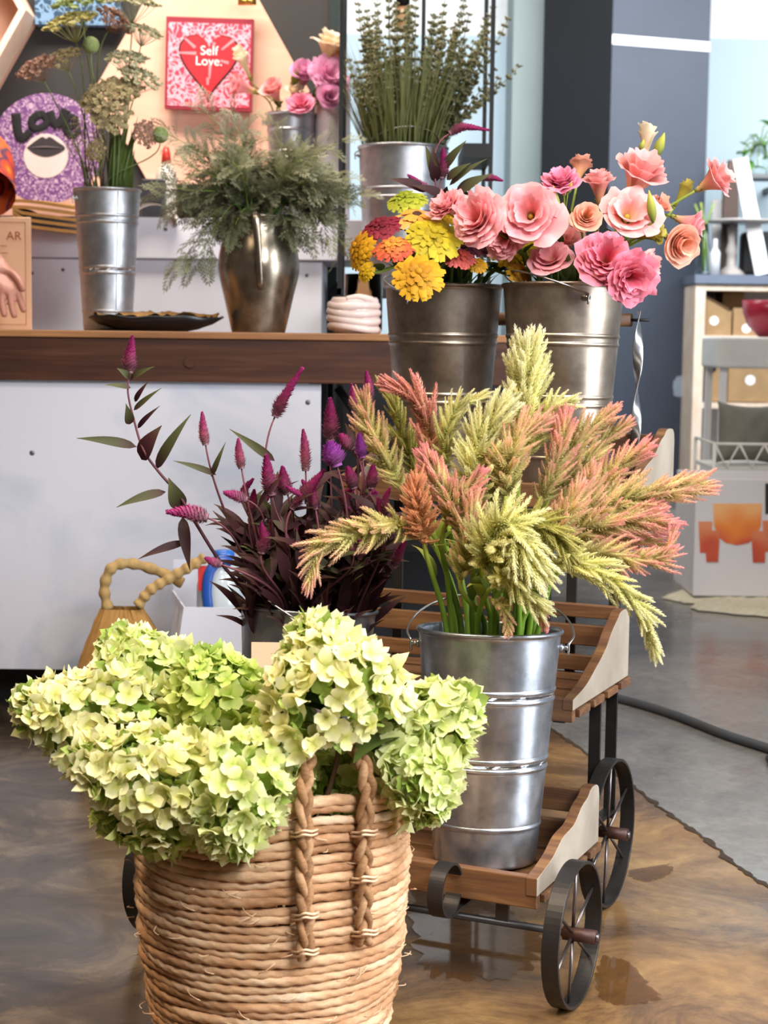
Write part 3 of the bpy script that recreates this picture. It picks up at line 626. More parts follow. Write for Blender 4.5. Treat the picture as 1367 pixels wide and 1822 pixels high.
def pr(nm, pts, y, mat):
    mb = MB(); prism(mb, [(P(u, v, YK)[0], P(u, v, YK)[2]) for u, v in pts], y-0.001, y, 'y'); part(mb, nm, mat, t, smooth=False)
for x, v in ((1243, 928), (1357, 926)): pr('printed_glass', [(x, v), (x+25, v), (x+22, v+56), (x+3, v+56)][::-1], YK, cup_m)
pr('printed_bowl', [(1269, 896), (1356, 896), (1354, 935), (1346, 955), (1332, 966), (1312, 970), (1292, 966), (1278, 955), (1271, 935)][::-1], YK-0.001, bowl_m)
for x, v in ((1254, 944), (1337, 945)): pr('printed_glass', [(x, v), (x+27, v), (x+24, v+56), (x+3, v+56)][::-1], YK-0.002, cup_m)
pr('printed_mark', [(1362, 860), (1390, 860), (1390, 915), (1362, 915)][::-1], YK, M['black'])
g = rng(31); nr, nt = 16, 72; a = np.linspace(0, 2*PI, nt, endpoint=False); c = np.array([P(1370, 1040, 6.4)[0], 6.3, 0])
rr_ = 0.40*(1+0.10*np.sin(3*a+1)+0.06*np.sin(7*a)+0.03*g.normal(size=nt)); V = []
for i in range(nr):
    s = i/(nr-1); V.append(np.stack([c[0]+rr_*1.02*s*np.cos(a), c[1]+rr_*0.82*s*np.sin(a), 0.004+0.024*np.sqrt(max(0, 1-s**6))*(1+0.1*g.normal(size=nt))], 1))
V = np.concatenate(V); i = np.arange(nr-1)[:, None]; j = np.arange(nt)[None]; j2 = (j+1) % nt
F = np.stack(np.broadcast_arrays(i*nt+j, (i+1)*nt+j, (i+1)*nt+j2, i*nt+j2), -1).reshape(-1, 4); mb = MB(); mb.add(V, F)
solo(mb, 'sheepskin_rug', plain('cream_fleece', 'd9d4bd', 0.95, 0, 0.15, 60, 0.4), 'cream sheepskin on the floor under the printed carton', 'rug')
# cable on the floor
mb = MB(); tube(mb, spline([[-0.2, 4.55, 0.012], PZ(900, 1212, 0.012), PZ(1040, 1232, 0.012), PZ(1110, 1245, 0.012), PZ(1200, 1272, 0.012), PZ(1290, 1307, 0.012), PZ(1380, 1336, 0.012), PZ(1500, 1380, 0.012), [2.4, 3.0, 0.012], [3.6, 3.3, 0.012]], 80), 0.0115, 10)
solo(mb, 'floor_cable', plain('grey_rubber', '3d4044', 0.6), 'dark grey cable running across the grey floor to the right edge', 'cable')

# ------------------------------------------------------------------ wooden counter
YF = 4.25
ZC = P(340, 590, YF)[2]
mw = N('white_panel_smudged'); v_ = mw.coord('Object', (1, 1, 1)); f = mw.noise(2.2, 6, 0.6, v_, 1.2); f2 = mw.noise(1.1, 3, 0.5, mw.coord('Object', (1, 1, 1.6)))
mw.set(mw.mix(mw.mapr(mw.math('MULTIPLY', f, f2), 0.2, 0.34, 0, 0.85), lin('c8c8d2'), lin('97a3ba')), 0.5)
t = thing('counter', 'dark wooden counter with a white painted front panel', 'counter', (-0.9, YF+0.3, 0))
xe = P(905, 640, YF)[0]
mb = MB(); box(mb, -3, xe, YF-0.006, YF+0.60, ZC-0.018, ZC); part(mb, 'top', M['counter_edge'], t, smooth=False, bevel=0.003)
mb = MB(); box(mb, -3, xe, YF, YF+0.05, P(340, 680, YF)[2], ZC-0.0185); part(mb, 'apron', M['counter_wood'], t, smooth=False, bevel=0.003)
mb = MB(); box(mb, -3, xe, YF+0.54, YF+0.59, P(340, 680, YF)[2], ZC-0.0185); part(mb, 'apron', M['counter_wood'], t, smooth=False)
mb = MB(); c = P(338, 645, YF); disc(mb, 0.014, YF-0.004, YF, (c[0], c[2]), 24); part(mb, 'plug', M['counter_wood'], t, smooth=False)
xp = P(571, 740, YF+0.03)[0]; zb = P(60, 1190, YF+0.03)[2]
mb = MB(); box(mb, -3, xp, YF+0.02, YF+0.045, zb, P(340, 681, YF)[2]); part(mb, 'front_panel', mw.m, t, smooth=False, bevel=0.002)
mb = MB(); box(mb, -3, xp, YF+0.16, YF+0.18, 0, zb+0.05); part(mb, 'kick_board', M['black'], t, smooth=False)
for x in (xp-0.05, xe-0.1):
    mb = MB(); box(mb, x, x+0.05, YF+0.47, YF+0.53, 0, ZC-0.02); part(mb, 'leg', M['black'], t, smooth=False)
mb = MB(); tube(mb, [P(600, 690, YF+0.1), P(720, 860, YF+0.12)], 0.012, 8); part(mb, 'brace', M['black'], t)
for u, v in ((57, 806), (548, 716)):
    c = P(u, v, YF+0.02); mb = MB(); ball(mb, c, 0.007, 10, 5, sc=(1, .3, 1)); part(mb, 'screw', M['screw'], t)

# ------------------------------------------------------------------ buckets
def bucket(label, base, h, r0, r1, rings, lean=(0, 0), mat='galv', hand=None, rz=rad(170), cat='bucket', group=None):
    t = thing('flower_bucket', label, cat, base, rot=(lean[0], lean[1], 0), group=group)
    def R(z): return r0+(r1-r0)*z/h
    prof = [(0.002, 0.0), (r0-0.002, 0.0), (r0, 0.003)]
    zs = sorted(h*(1-q) for q in rings)
    prof += [(R(0.006), 0.006), (R(0.012), 0.012)]
    for z in zs:
        prof += [(R(z-0.0075), z-0.0075), (R(z-0.0045), z-0.0045)]
        for a in np.linspace(-1.2, 1.2, 7): prof.append((R(z)+0.0024*math.cos(a)-0.0007, z+0.0036*math.sin(a)))
        prof += [(R(z+0.0045), z+0.0045), (R(z+0.0075), z+0.0075)]
    prof += [(R(h-0.013), h-0.013), (R(h-0.009), h-0.009)]
    for a in np.linspace(-PI/2, PI*0.75, 9): prof.append((R(h)+0.0005+0.0034*math.cos(a), h-0.003+0.0034*math.sin(a)))
    prof += [(R(h)-0.003, h-0.005)]+[(R(z)-0.002, z) for z in np.linspace(h-0.01, 0.008, 12)]+[(0.002, 0.007)]
    mb = MB(); lathe(mb, prof, 72); b = part(mb, 'body', M[mat], t, True)
    mb = MB(); a = rad(-62)+rz; tube(mb, [np.array([(R(z)+0.0004)*math.cos(a), (R(z)+0.0004)*math.sin(a), z]) for z in np.linspace(0.004, h-0.008, 12)], 0.0012, 6); part(mb, 'seam', M[mat], t, True)
    if hand:
        az, tilt, wide = hand
        ex = np.array([math.cos(az), math.sin(az), 0]); ey = np.array([-math.sin(az), math.cos(az), 0])
        for sg in (-1, 1):
            mb = MB(); ze = h-0.028; c = ex*sg*(R(ze)+0.001)+[0, 0, ze]
            lathe(mb, [(0.0065, 0.0), (0.0065, 0.003), (0.0035, 0.0045), (0.0035, 0.0095), (0.0055, 0.011), (0.001, 0.0125)], 14, c=c, mat=frame(ex*sg)); part(mb, 'ear', M['wire'], t, True)
        pts = [ex*-(R(h)+0.011)+[0, 0, h-0.04], ex*-(R(h)+0.012)+[0, 0, h-0.028]]
        for a in np.linspace(PI, 0, 26):
            rr = R(h)+0.012; s = math.sin(a)
            pts.append(ex*math.cos(a)*(rr+wide*math.sqrt(s))+(ey*math.cos(tilt)+np.array([0, 0, 1])*math.sin(tilt))*s*rr*0.95+[0, 0, h-0.022])
        pts += [ex*(R(h)+0.012)+[0, 0, h-0.028], ex*(R(h)+0.011)+[0, 0, h-0.04]]
        mb = MB(); tube(mb, spline(pts, 90), 0.0019, 8); part(mb, 'handle', M['wire'], t, True)
    Rm = rot3(lean[0], lean[1], 0); B = np.array(base, float)
    def at(f, ang, q):
        z = 0.008+(h-0.008)*f; r = (R(z)-0.008)*q; return B+Rm@np.array([r*math.cos(ang), r*math.sin(ang), z])
    return at

TH = rad(24); W1 = np.array([0.286, 2.41, 0])
def cart(x, y, z): return W1+np.array([x*math.cos(TH)+y*math.sin(TH), -x*math.sin(TH)+y*math.cos(TH), z])
RG = (0.25, 0.29, 0.54, 0.58, 0.83)
B_front = bucket('galvanized bucket of pale celosia plumes, standing at the front of the cart', cart(-0.186, 0.122, 0.162), 0.366, 0.081, 0.1125, RG, (rad(-4), rad(0.5)), 'galv', (rad(-6), rad(36), 0.022))
B_wine = bucket('galvanized bucket of wine-purple celosia behind the straw basket', cart(-0.523, 0.122, 0.162), 0.376, 0.081, 0.1125, RG, (rad(-4), rad(3)), 'galv', (rad(-88), rad(152), 0.0))
B_zin = bucket('galvanized bucket of yellow and red zinnias on the top tier, left one', cart(-0.485, 0.65, 0.702), 0.378, 0.080, 0.110, RG, (0, 0), 'galv_brown_reflect', (rad(-125), rad(160), 0.0))
B_lis = bucket('galvanized bucket of pink lisianthus on the top tier, right one', cart(-0.245, 0.64, 0.702), 0.378, 0.080, 0.110, RG, (rad(-1), 0), 'galv_brown_reflect', (rad(-75), rad(158), -0.01))
c = P(192, 588, 4.52); B_lace = bucket('slim pale bucket of lace flowers on the counter behind the black dish', (c[0], 4.52, ZC), P(192, 337, 4.52)[2]-ZC, 0.064, 0.087, (0.19, 0.235, 0.55, 0.59, 0.86), (0, 0), 'galv_pale', (rad(35), rad(20), -0.02), rz=0)
YL = 5.14; c = P(716, 400, YL); B_lav = bucket('wide bucket of dried lavender on the metal rack behind the zinnias', (c[0], YL, 1.121), P(716, 262, YL)[2]-1.121, 0.11, 0.134, (0.30, 0.36, 0.7, 0.76), (0, 0), 'galv_pale', (rad(10), rad(150), -0.03))
c = P(517, 400, 5.48); B_small = bucket('small pale bucket of pink blooms on the white table, in front of the white cylinder', (c[0], 5.48, ZB), P(517, 202, 5.48)[2]-ZB, 0.058, 0.079, (0.16, 0.36, 0.42), (0, 0), 'galv_pale', (rad(0), rad(-8), 0.0))

# ------------------------------------------------------------------ tiered flower cart
t = thing('flower_cart', 'three-tier wooden flower cart on spoked iron wheels', 'cart', W1, -TH)
def lbox(nm, x0, x1, y0, y1, z0, z1, mat, bv=0.002, parent=None, r=0.5):
    mb = MB(); box(mb, x0, x1, y0, y1, z0, z1, 0, r); return part(mb, nm, M[mat], parent or t, True, smooth=False, bevel=bv)
def tier(x0, x1, y0, z0, rise, depth=0.30, backs=((0, .04), (.055, .095)), apron=0.04):
    n = 4; wd_ = 0.058; gap = (depth-n*wd_)/(n-1)
    for i in range(n):
        y = y0+i*(wd_+gap); lbox('floor_slat', x0-0.006, x1+0.006, y, y+wd_, z0-0.002, z0+0.011, 'cart_wood')
    lbox('front_rail', x0+0.001, x1-0.001, y0-0.018, y0-0.002, z0-0.008, z0+apron, 'cart_wood')
    for a, b in backs: lbox('back_slat', x0+0.019, x1-0.019, y0+depth-0.016, y0+depth-0.002, z0+a+0.004, z0+b+0.004, 'cart_wood')
    D, H = depth, rise
    f = apron
    crv = spline(np.array([(0.0, -0.02, f), (0.0, 0.05, f+0.012), (0, 0.10, f+0.03), (0, 0.155, f+(H-f)*0.50), (0, 0.195, f+(H-f)*0.76), (0, 0.225, H-0.010), (0, 0.245, H), (0, D-0.02, H), (0, D-0.005, H-0.007), (0, D, H-0.022)]), 60)[:, 1:]
    poly = [(y0-0.02, z0+0.012)]+[(y0+a, z0+b) for a, b in crv]+[(y0+D, z0+0.012)]
    for xa in (x0, x1-0.018):
        mb = MB(); prism(mb, poly[::-1], xa, xa+0.018, 'x', 0, mside=1); o = part(mb, 'end_panel', [M['cart_grey'], M['cart_wood']], t, True, smooth=False, bevel=0.0015)
tier(-0.65, -0.05, 0.0, 0.150, 0.112, 0.29)
tier(-0.65, -0.08, 0.25, 0.376, 0.135, 0.30, ((.012, .04), (.058, .095), (.108, .132)), 0.03)
tier(-0.63, -0.08, 0.53, 0.690, 0.125, 0.30, ((.01, .05), (.07, .108)), 0.035)
def ring(mb, R, wdt, th, cx, cy, cz, a0=0, a1=2*PI, n=72, r=0.5):
    full = abs(a1-a0-2*PI) < 1e-6; k = n if full else n+1
    a = np.linspace(a0, a1, k, endpoint=not full); V = []
    for rr, xx in ((R, -wdt/2), (R, wdt/2), (R-th, wdt/2), (R-th, -wdt/2)):
        V.append(np.stack([np.full(k, cx+xx), cy+rr*np.cos(a), cz+rr*np.sin(a)], 1))
    V = np.stack(V, 1).reshape(-1, 3); kk = k if full else k-1; F = []
    i = np.arange(kk)[:, None]; j = np.arange(4)[None]; i2 = (i+1) % k; j2 = (j+1) % 4
    F = np.stack(np.broadcast_arrays(i*4+j, i*4+j2, i2*4+j2, i2*4+j), -1).reshape(-1, 4)
    fl = [F]
    if not full: fl += [np.array([[0, 1, 2, 3]])[:, ::-1], np.array([[0, 1, 2, 3]])+(k-1)*4]
    return mb.add(V, fl, 0, r)
def wheel(x, y, R, sgn, off):
    mb = MB(); ring(mb, R, 0.026, 0.005, x, y, R); w_ = part(mb, 'wheel', M['iron'], t, True, smooth=False, bevel=0.001)
    for i in range(6):
        a = rad(off+60*i); mb = MB(); tube(mb, [(x, y+0.008*math.cos(a), R+0.008*math.sin(a)), (x, y+(R-0.004)*math.cos(a), R+(R-0.004)*math.sin(a))], 0.0026, 8); part(mb, 'spoke', M['iron_spoke'], w_, True)
    mb = MB(); tube(mb, [(x-0.014*sgn, y, R), (x+0.036*sgn, y, R)], 0.0105, 16); part(mb, 'hub', M['rust'], w_, True)
    mb = MB(); tube(mb, [(x+0.034*sgn, y, R), (x+0.040*sgn, y, R)], 0.0062, 12); part(mb, 'hub_cap', M['iron_spoke'], w_, True)
RF, RB = 0.108, 0.1285
wheel(0, 0, RF, 1, 84); wheel(-0.70, 0, RF, -1, 70); wheel(-0.083, 0.456, RB, 1, 84); wheel(-0.645, 0.456, RB, -1, 60)
for x0, x1, y, z in ((-0.70, 0.0, 0, RF), (-0.645, -0.083, 0.456, RB)):
    mb = MB(); tube(mb, [(x0, y, z), (x1, y, z)], 0.0055, 10); part(mb, 'axle', M['iron'], t, True)
for x in (-0.11, -0.60):
    lbox('upright', x-0.010, x+0.010, 0.553, 0.559, 0.125, 0.690, 'iron', 0)
    lbox('side_stay', x-0.010, x+0.010, 0.0, 0.559, 0.136, 0.142, 'iron', 0); lbox('side_stay', x-0.01, x+0.01, 0.25, 0.559, 0.362, 0.368, 'iron', 0); lbox('side_stay', x-0.01, x+0.01, 0.53, 0.82, 0.676, 0.682, 'iron', 0)
    lbox('strut', x-0.010, x+0.010, -0.004, 0.003, RF, 0.142, 'iron', 0); lbox('strut', x-0.010, x+0.010, 0.452, 0.459, RB, 0.36, 'iron', 0)
for x in (-0.19, -0.53): lbox('upright', x-0.009, x+0.009, 0.553, 0.559, 0.36, 0.690, 'iron', 0)
for x in (-0.18, -0.52):
    mb = MB(); ring(mb, 0.041, 0.024, 0.004, x, -0.060, 0.167, rad(20), rad(335), 48); part(mb, 'scroll_bracket', M['iron'], t, True, smooth=False)
    lbox('bracket_foot', x-0.012, x+0.012, -0.060, 0.03, 0.124, 0.129, 'iron', 0)
for x in (-0.148, -0.615):
    k = 70; z = np.linspace(0.69, 1.035, k); pts = np.stack([np.full(k, x), np.full(k, 0.80), z], 1)
    mb = MB(); tube(mb, pts, 0.0105, 12, tw=np.linspace(0.3, 0.3+2.6*PI, k), flat=0.16); part(mb, 'twisted_post', M['wire'], t, True)
mb = MB(); tube(mb, [(-0.60, 0.80, 1.018), (-0.162, 0.80, 1.018)], 0.0125, 18); part(mb, 'push_handle', M['cart_wood'], t, True)
for x in (-0.148, -0.615):
    mb = MB(); tube(mb, [(x-0.02, 0.80, 1.018), (x+0.02, 0.80, 1.018)], 0.003, 8); part(mb, 'handle_bolt', M['black'], t, True)

# ------------------------------------------------------------------ straw basket
BX, BY = -0.145, 2.23
mj = N('straw_rope'); r_ = mj.attr('r'); t_ = mj.attr('t'); vj = mj.coord('Object', (60, 60, 160))
nj = mj.noise(1.5, 4, 0.7, vj); nk = mj.noise(9, 4, 0.6, mj.coord())
cj = mj.ramp(mj.math('ADD', mj.math('MULTIPLY', r_, 0.45), mj.math('ADD', mj.math('MULTIPLY', nj, 0.30), mj.math('MULTIPLY', nk, 0.25))), [(0.22, '7a5432'), (0.42, 'b58760'), (0.60, 'd2ac86'), (0.8, 'e8d0b2')])
mj.set(cj, 0.75); mj.b.inputs['Specular IOR Level'].default_value = 0.3; mj.bump(nj, 0.35, 0.003); M['straw'] = mj.m
mj = N('jute_braid'); vj = mj.coord('Object', (40, 40, 120)); mj.set(mj.ramp(mj.math('ADD', mj.math('MULTIPLY', mj.attr('r'), .4), mj.math('MULTIPLY', mj.noise(2, 5, 0.7, vj), .6)), [(0.25, '5e3d22'), (0.5, '946a43'), (0.8, 'bf9871')]), 0.8); mj.bump(mj.noise(3, 4, 0.7, vj), 0.4, 0.003); M['braid'] = mj.m
tb = thing('woven_basket', 'tall coiled straw basket with braided handles, full of green hydrangea', 'basket', (BX, BY, 0))
def b_r(z): return 0.147+0.036*(1-(1-min(z/0.30, 1))**2)-0.004*max(0, (z-0.3)/0.1)
def b_lift(a, s): return s**2*(0.013*math.exp(-((a+PI/2-0.42)/0.35)**2)-0.006*math.exp(-((a+PI/2+0.55)/0.4)**2))
mb = MB(); g = rng(77); NRG = 34; nth, nph = 300, 10
th = np.linspace(0, 2*PI, nth, endpoint=False); ph = np.linspace(0, 2*PI, nph, endpoint=False)
low = sum(g.normal(0, 1)*np.cos(k*th+g.random()*6.28) for k in range(1, 5))
for i in range(NRG):
    s = i/(NRG-1); z = 0.008+s*0.380; R = b_r(z)
    wob = 0.0012*low+sum(g.normal(0, 0.0007)*np.cos(k*th+g.random()*6.28) for k in range(2, 9)); wz = sum(g.normal(0, 0.0007)*np.cos(k*th+g.random()*6.28) for k in range(1, 7))
    lift = np.array([b_lift(a if a < PI/2 else a-2*PI, s) for a in th])
    thick = 0.0062*(1+0.10*np.sin(th*3.7*(1+i % 3)+g.random()*6)*g.random()+0.05*g.normal(size=nth).cumsum()/8)
    thick = np.clip(thick, 0.0054, 0.0074)
    tw = np.sin(3*ph[None]+(46*th+0.8*np.sin(5*th+i))[:, None])
    rr = thick[:, None]*(1+0.13*tw)
    rad_ = (R+wob)[:, None]+rr*np.cos(ph)[None]; zz = (z+wz+lift)[:, None]+rr*1.05*np.sin(ph)[None]
    V = np.stack([BX+rad_*np.cos(th)[:, None], BY+rad_*np.sin(th)[:, None], zz], -1).reshape(-1, 3)
    a = np.arange(nth)[:, None]; b = np.arange(nph)[None]; a2 = (a+1) % nth; b2 = (b+1) % nph
    F = np.stack(np.broadcast_arrays(a*nph+b, a2*nph+b, a2*nph+b2, a*nph+b2), -1).reshape(-1, 4)
    base = np.clip(0.5+g.normal(0, 0.14), 0.15, 0.9); rv = np.clip(base+0.22*sum(np.sin(k*th+g.random()*6.28) for k in (3, 7, 13))/2, 0, 1)
    mb.add(V, F, 0.5+0.5*tw.ravel(), np.repeat(rv, nph))
mb.add(np.array([[BX+0.15*math.cos(a), BY+0.15*math.sin(a), 0.012] for a in th[::5]]), np.arange(len(th[::5]))[None])
part(mb, 'coiled_body', M['straw'], tb)
mb = MB()
for k in range(60):
    a = g.uniform(-PI*0.98, -0.02); z = g.uniform(0.06, 0.385); R = b_r(z)+0.011; d = np.array([math.cos(a), math.sin(a), 0]); tg = np.array([-math.sin(a), math.cos(a), 0])
    p = np.array([BX, BY, z])+d*R; L = g.uniform(0.01, 0.03); e = p+tg*L*g.choice([-1, 1])+d*g.uniform(0.0, 0.007)+[0, 0, g.normal(0, 0.006)]
    tube(mb, spline([p-d*0.003, (p+e)/2+d*0.004, e], 6), [0.0007]*6 if False else 0.0007, 4, rr=0.8)
o = part(mb, 'loose_fibre', M['straw'], tb); o['kind'] = 'stuff'
def braid(path, r, turns, nm, par):
    p = spline(path, 160); mb = MB(); k = len(p); tg = np.gradient(p, axis=0); tg /= np.linalg.norm(tg, axis=1)[:, None]
    s = np.linspace(0, 1, k); out = norm(np.array([p[k//2][0]-BX, p[k//2][1]-BY, 0])); X = np.cross(tg, out); X /= np.linalg.norm(X, axis=1)[:, None]; Yv = np.cross(X, tg)
    for j in range(3):
        a = 2*PI*(s*turns+j/3.0); q = p+X*(np.sin(a)*r*0.75)[:, None]+Yv*(np.sin(2*a)*r*0.38)[:, None]
        tube(mb, q, r*0.62*(1+0.12*np.sin(s*90+j)), 8, rr=0.3+0.25*j)
    return part(mb, nm, M['braid'], par)
def on_basket(u, v, lift=0.012):
    # where the sight line through (u, v) meets the basket's side
    d = P(u, v, 2.0)-CAM; d = d/d[1]
    lo, hi = 1.9, BY
    for _ in range(50):
        y = (lo+hi)/2; p = CAM+d*y; R = b_r(max(p[2], 0))+0.009+lift
        if (p[0]-BX)**2+(p[1]-BY)**2 > R*R: lo = y
        else: hi = y
    return CAM+d*lo
hl = [on_basket(543, 1705), on_basket(543, 1620), on_basket(541, 1540), on_basket(541, 1470)]
hr = [on_basket(648, 1475), on_basket(648, 1540), on_basket(648, 1610), on_basket(648, 1680)]
yh = hl[-1][1]; top = [P(543, 1390, yh+0.012), P(552, 1330, yh+0.04), P(576, 1302, yh+0.06), P(606, 1300, yh+0.066), P(632, 1328, yh+0.06), P(653, 1385, yh+0.035)]
hd = braid(hl+top+hr, 0.0090, 8, 'braided_handle', tb)
for u, v in ((543, 1690), (543, 1625), (541, 1478), (648, 1478), (648, 1560), (649, 1655)):
    mb = MB()
    for dv in (0, 7):
        a, b, c = on_basket(u-24, v+dv+3, 0.001), on_basket(u, v+dv, 0.030), on_basket(u+24, v+dv-2, 0.001); tube(mb, spline([a, (a+b)/2+norm(b-[BX, BY, b[2]])*0.006, b, (b+c)/2+norm(b-[BX, BY, b[2]])*0.006, c], 16), 0.0016, 6, rr=0.9)
    part(mb, 'binding_stitch', M['straw'], hd)
yb_ = BY+0.185; hb = [np.array([P(u, v, yb_)[0], yb_+dy, P(u, v, yb_)[2]]) for u, v, dy in ((400, 1330, .0), (400, 1270, .0), (412, 1225, 0), (438, 1212, .0), (466, 1218, 0), (486, 1262, 0), (490, 1330, 0))]
braid(hb, 0.0095, 5, 'braided_handle', tb)
# paper card tucked behind the tall hydrangea
mb = MB(); c = P(474, 1176, 2.50); wq, hq = 27*2.5/FPX, 34*2.5/FPX; box(mb, c[0]-wq, c[0]+wq, 2.499, 2.501, c[2]-hq*1.6, c[2]+hq)
q = solo(mb, 'paper_card', plain('peach_card', 'd2b394', 0.7), 'blank peach card standing between the basket and the wine celosia bucket', 'card', smooth=False)

# ------------------------------------------------------------------ on the counter
# black dish
c = P(278, 588, 4.40); a = np.linspace(0, 2*PI, 72, endpoint=False); g = rng(4)
t = thing('shallow_dish', 'wide black dish with an uneven golden inside, on the counter', 'dish', (c[0], 4.40, ZC))
pr_ = [(0.001, 0.0), (0.45, 0.0), (0.62, 0.006), (0.85, 0.020), (1.0, 0.036), (0.97, 0.039), (0.8, 0.028), (0.5, 0.014), (0.001, 0.012)]
def dish(prof, wv_):
    V = np.array([[0.176*r*math.cos(x), 0.115*r*math.sin(x), z+(wv_*math.sin(5*x+1)*0.002+wv_*math.sin(11*x)*0.0015 if r > 0.8 else 0)] for r, z in prof for x in a])
    k, n = len(prof), len(a); i = np.arange(k-1)[:, None]; j = np.arange(n)[None]; j2 = (j+1) % n
    return V, np.stack(np.broadcast_arrays(i*n+j, i*n+j2, (i+1)*n+j2, (i+1)*n+j), -1).reshape(-1, 4)
mb = MB(); mb.add(*dish(pr_, 1)); part(mb, 'dish', plain('black_ceramic', '17171a', 0.3), t, True)
V, F = dish([(0.93, 0.0375), (0.8, 0.032), (0.5, 0.030), (0.2, 0.034), (0.001, 0.033)], 1); V[:, 2] += 0.009*np.clip(1-np.hypot(V[:, 0]/.176, V[:, 1]/.115), 0, .4)/.4+0.002; V[:, 2] += 0.004*np.sin(V[:, 0]*90)*np.cos(V[:, 1]*70)+0.0035*g.normal(size=len(V))*(np.hypot(V[:, 0]/.176, V[:, 1]/.115) > .1)
mb = MB(); mb.add(V, F); part(mb, 'dried_filling', plain('golden_filling', 'b0813f', 0.6, 0, 0.35, 40), t, True, label='golden dried filling')
# metal jug for the foliage
YJ = 4.47; c = P(460, 588, YJ); s = YJ/FPX; hj = P(460, 384, YJ)[2]-ZC
M['pewter'] = galvanized('bronzed_pewter', '7b7061', 'ab9f8e', 0.2, 0.34)
t = thing('metal_jug', 'bulbous bronze-silver jug of feathery grey-green foliage', 'jug', (c[0], YJ, ZC))
pf = spline(np.array([(47*s, 0, 0), (50*s, 0, .06*hj), (61*s, 0, .30*hj), (71*s, 0, .52*hj), (70*s, 0, .66*hj), (63*s, 0, .82*hj), (60*s, 0, .92*hj), (62*s, 0, hj)]), 48)
prof = [(0.001, 0)]+[(p[0], p[2]) for p in pf]+[(p[0]-0.003, p[2]) for p in pf[::-1]][1:]+[(0.001, 0.006)]
mb = MB(); lathe(mb, prof, 72); part(mb, 'body', M['pewter'], t, True)
mb = MB(); hp = spline([(0.0, -61*s, hj*0.97), (0.0, -61*s-0.030, hj*0.99), (0.004, -63*s-0.034, hj*0.86), (0.010, -68*s-0.020, hj*0.6), (0.013, -71*s-0.006, hj*0.42), (0.014, -68*s, hj*0.37)], 40)
tube(mb, hp, np.linspace(0.012, 0.006, len(hp)), 10, flat=0.4); part(mb, 'handle', M['pewter'], t, True)
def J_at(f, ang, q): return np.array([c_j[0]+q*55*s*math.cos(ang), YJ+q*55*s*math.sin(ang), ZC+0.01+(hj-0.01)*f])
c_j = c
# ceramic cup held by modelled hands
YH = 4.33; c = P(631, 598, YH); s = YH/FPX; zc = ZC
t = thing('hand_cup', 'glossy pale pink ceramic cup shaped as wrapped fingers, at the counter edge', 'cup', (c[0], YH, zc))
M['pink_glaze'] = plain('pale_pink_glaze', 'e6cfc8', 0.18, 0, 0.06, 20)
mb = MB(); lathe(mb, [(0.001, 0), (33*s, 0), (42*s, 0.012), (44*s, 0.04), (42*s, 0.085), (39*s, 0.092), (37*s, 0.085), (38*s, 0.03), (0.001, 0.02)], 48); part(mb, 'cup', M['pink_glaze'], t, True)
for i, z in enumerate((0.016, 0.034, 0.052, 0.070)):
    mb = MB(); n = 26; R = 42*s+(0.002 if i in (1, 2) else 0); aa = np.linspace(rad(-205+6*i), rad(-20), n); pts = np.stack([R*np.cos(aa), R*np.sin(aa), z+0.004*np.sin(aa*2+i)+0.003*np.linspace(1, -1, n)], 1)
    rr = 0.0098*np.minimum(1, 0.35+3.2*np.sqrt(np.linspace(0, 1, n)))*(1+0.10*np.exp(-((np.linspace(0, 1, n)-0.45)/0.1)**2)); tube(mb, pts, rr, 12); part(mb, 'finger', M['pink_glaze'], t, True)
mb = MB(); pts = spline([(30*s, -32*s, 0.084), (8*s, -38*s, 0.092), (-14*s, -38*s, 0.088)], 16); tube(mb, pts, np.linspace(0.010, 0.006, len(pts)), 10); part(mb, 'thumb', M['pink_glaze'], t, True)
# clear glass behind it
c = P(646, 590, 4.52); mb = MB(); r = 34*4.52/FPX; h = P(646, 488, 4.52)[2]-ZC
lathe(mb, [(0.001, 0), (r*0.9, 0), (r, 0.01), (r, h), (r-0.003, h), (r-0.003, 0.014), (0.001, 0.012)], 40, c=(c[0], 4.52, ZC)); solo(mb, 'glass_vase', M['clear'], 'clear straight glass behind the pink ceramic cup', 'glass')
# upright sign
M['peach_sign'] = plain('peach_sign', 'f3cba8', 0.6, 0, 0.04); M['sign_ink'] = plain('sign_ink', 'b0684e', 0.6)
YG = 4.825; xa, xb = P(-130, 500, YG)[0], P(55, 500, YG)[0]; za = P(20, 386, YG)[2]
t = thing('sign_board', 'peach board sign with letters AR at the left edge of the counter', 'sign', ((xa+xb)/2, YG, ZC))
hh = za-ZC; wq = (xb-xa)/2
mb = MB(); box(mb, -wq, wq, 0, 0.012, 0, hh); part(mb, 'board', M['peach_sign'], t, True, smooth=False, bevel=0.002)
e = 0.014; mb = MB()
for b in ((-wq+e, wq-e, hh-e-0.0015, hh-e), (-wq+e, wq-e, e, e+0.0015), (wq-e-0.0015, wq-e, e, hh-e), (-wq+e, -wq+e+0.0015, e, hh-e)): box(mb, b[0], b[1], -0.0008, 0, b[2], b[3])
part(mb, 'border_line', M['sign_ink'], t, True, smooth=False)
text('lettering', 'AR', 0.034, M['sign_ink'], (wq-0.047, -0.0009, hh-0.054), (PI/2, 0, 0), t)
for i in range(2):
    mb = MB(); box(mb, wq-0.085, wq-0.068+0.004*i, -0.0008, 0, hh-0.082-0.02*i, hh-0.0800-0.02*i); part(mb, 'printed_rule', M['sign_ink'], t, True, smooth=False)
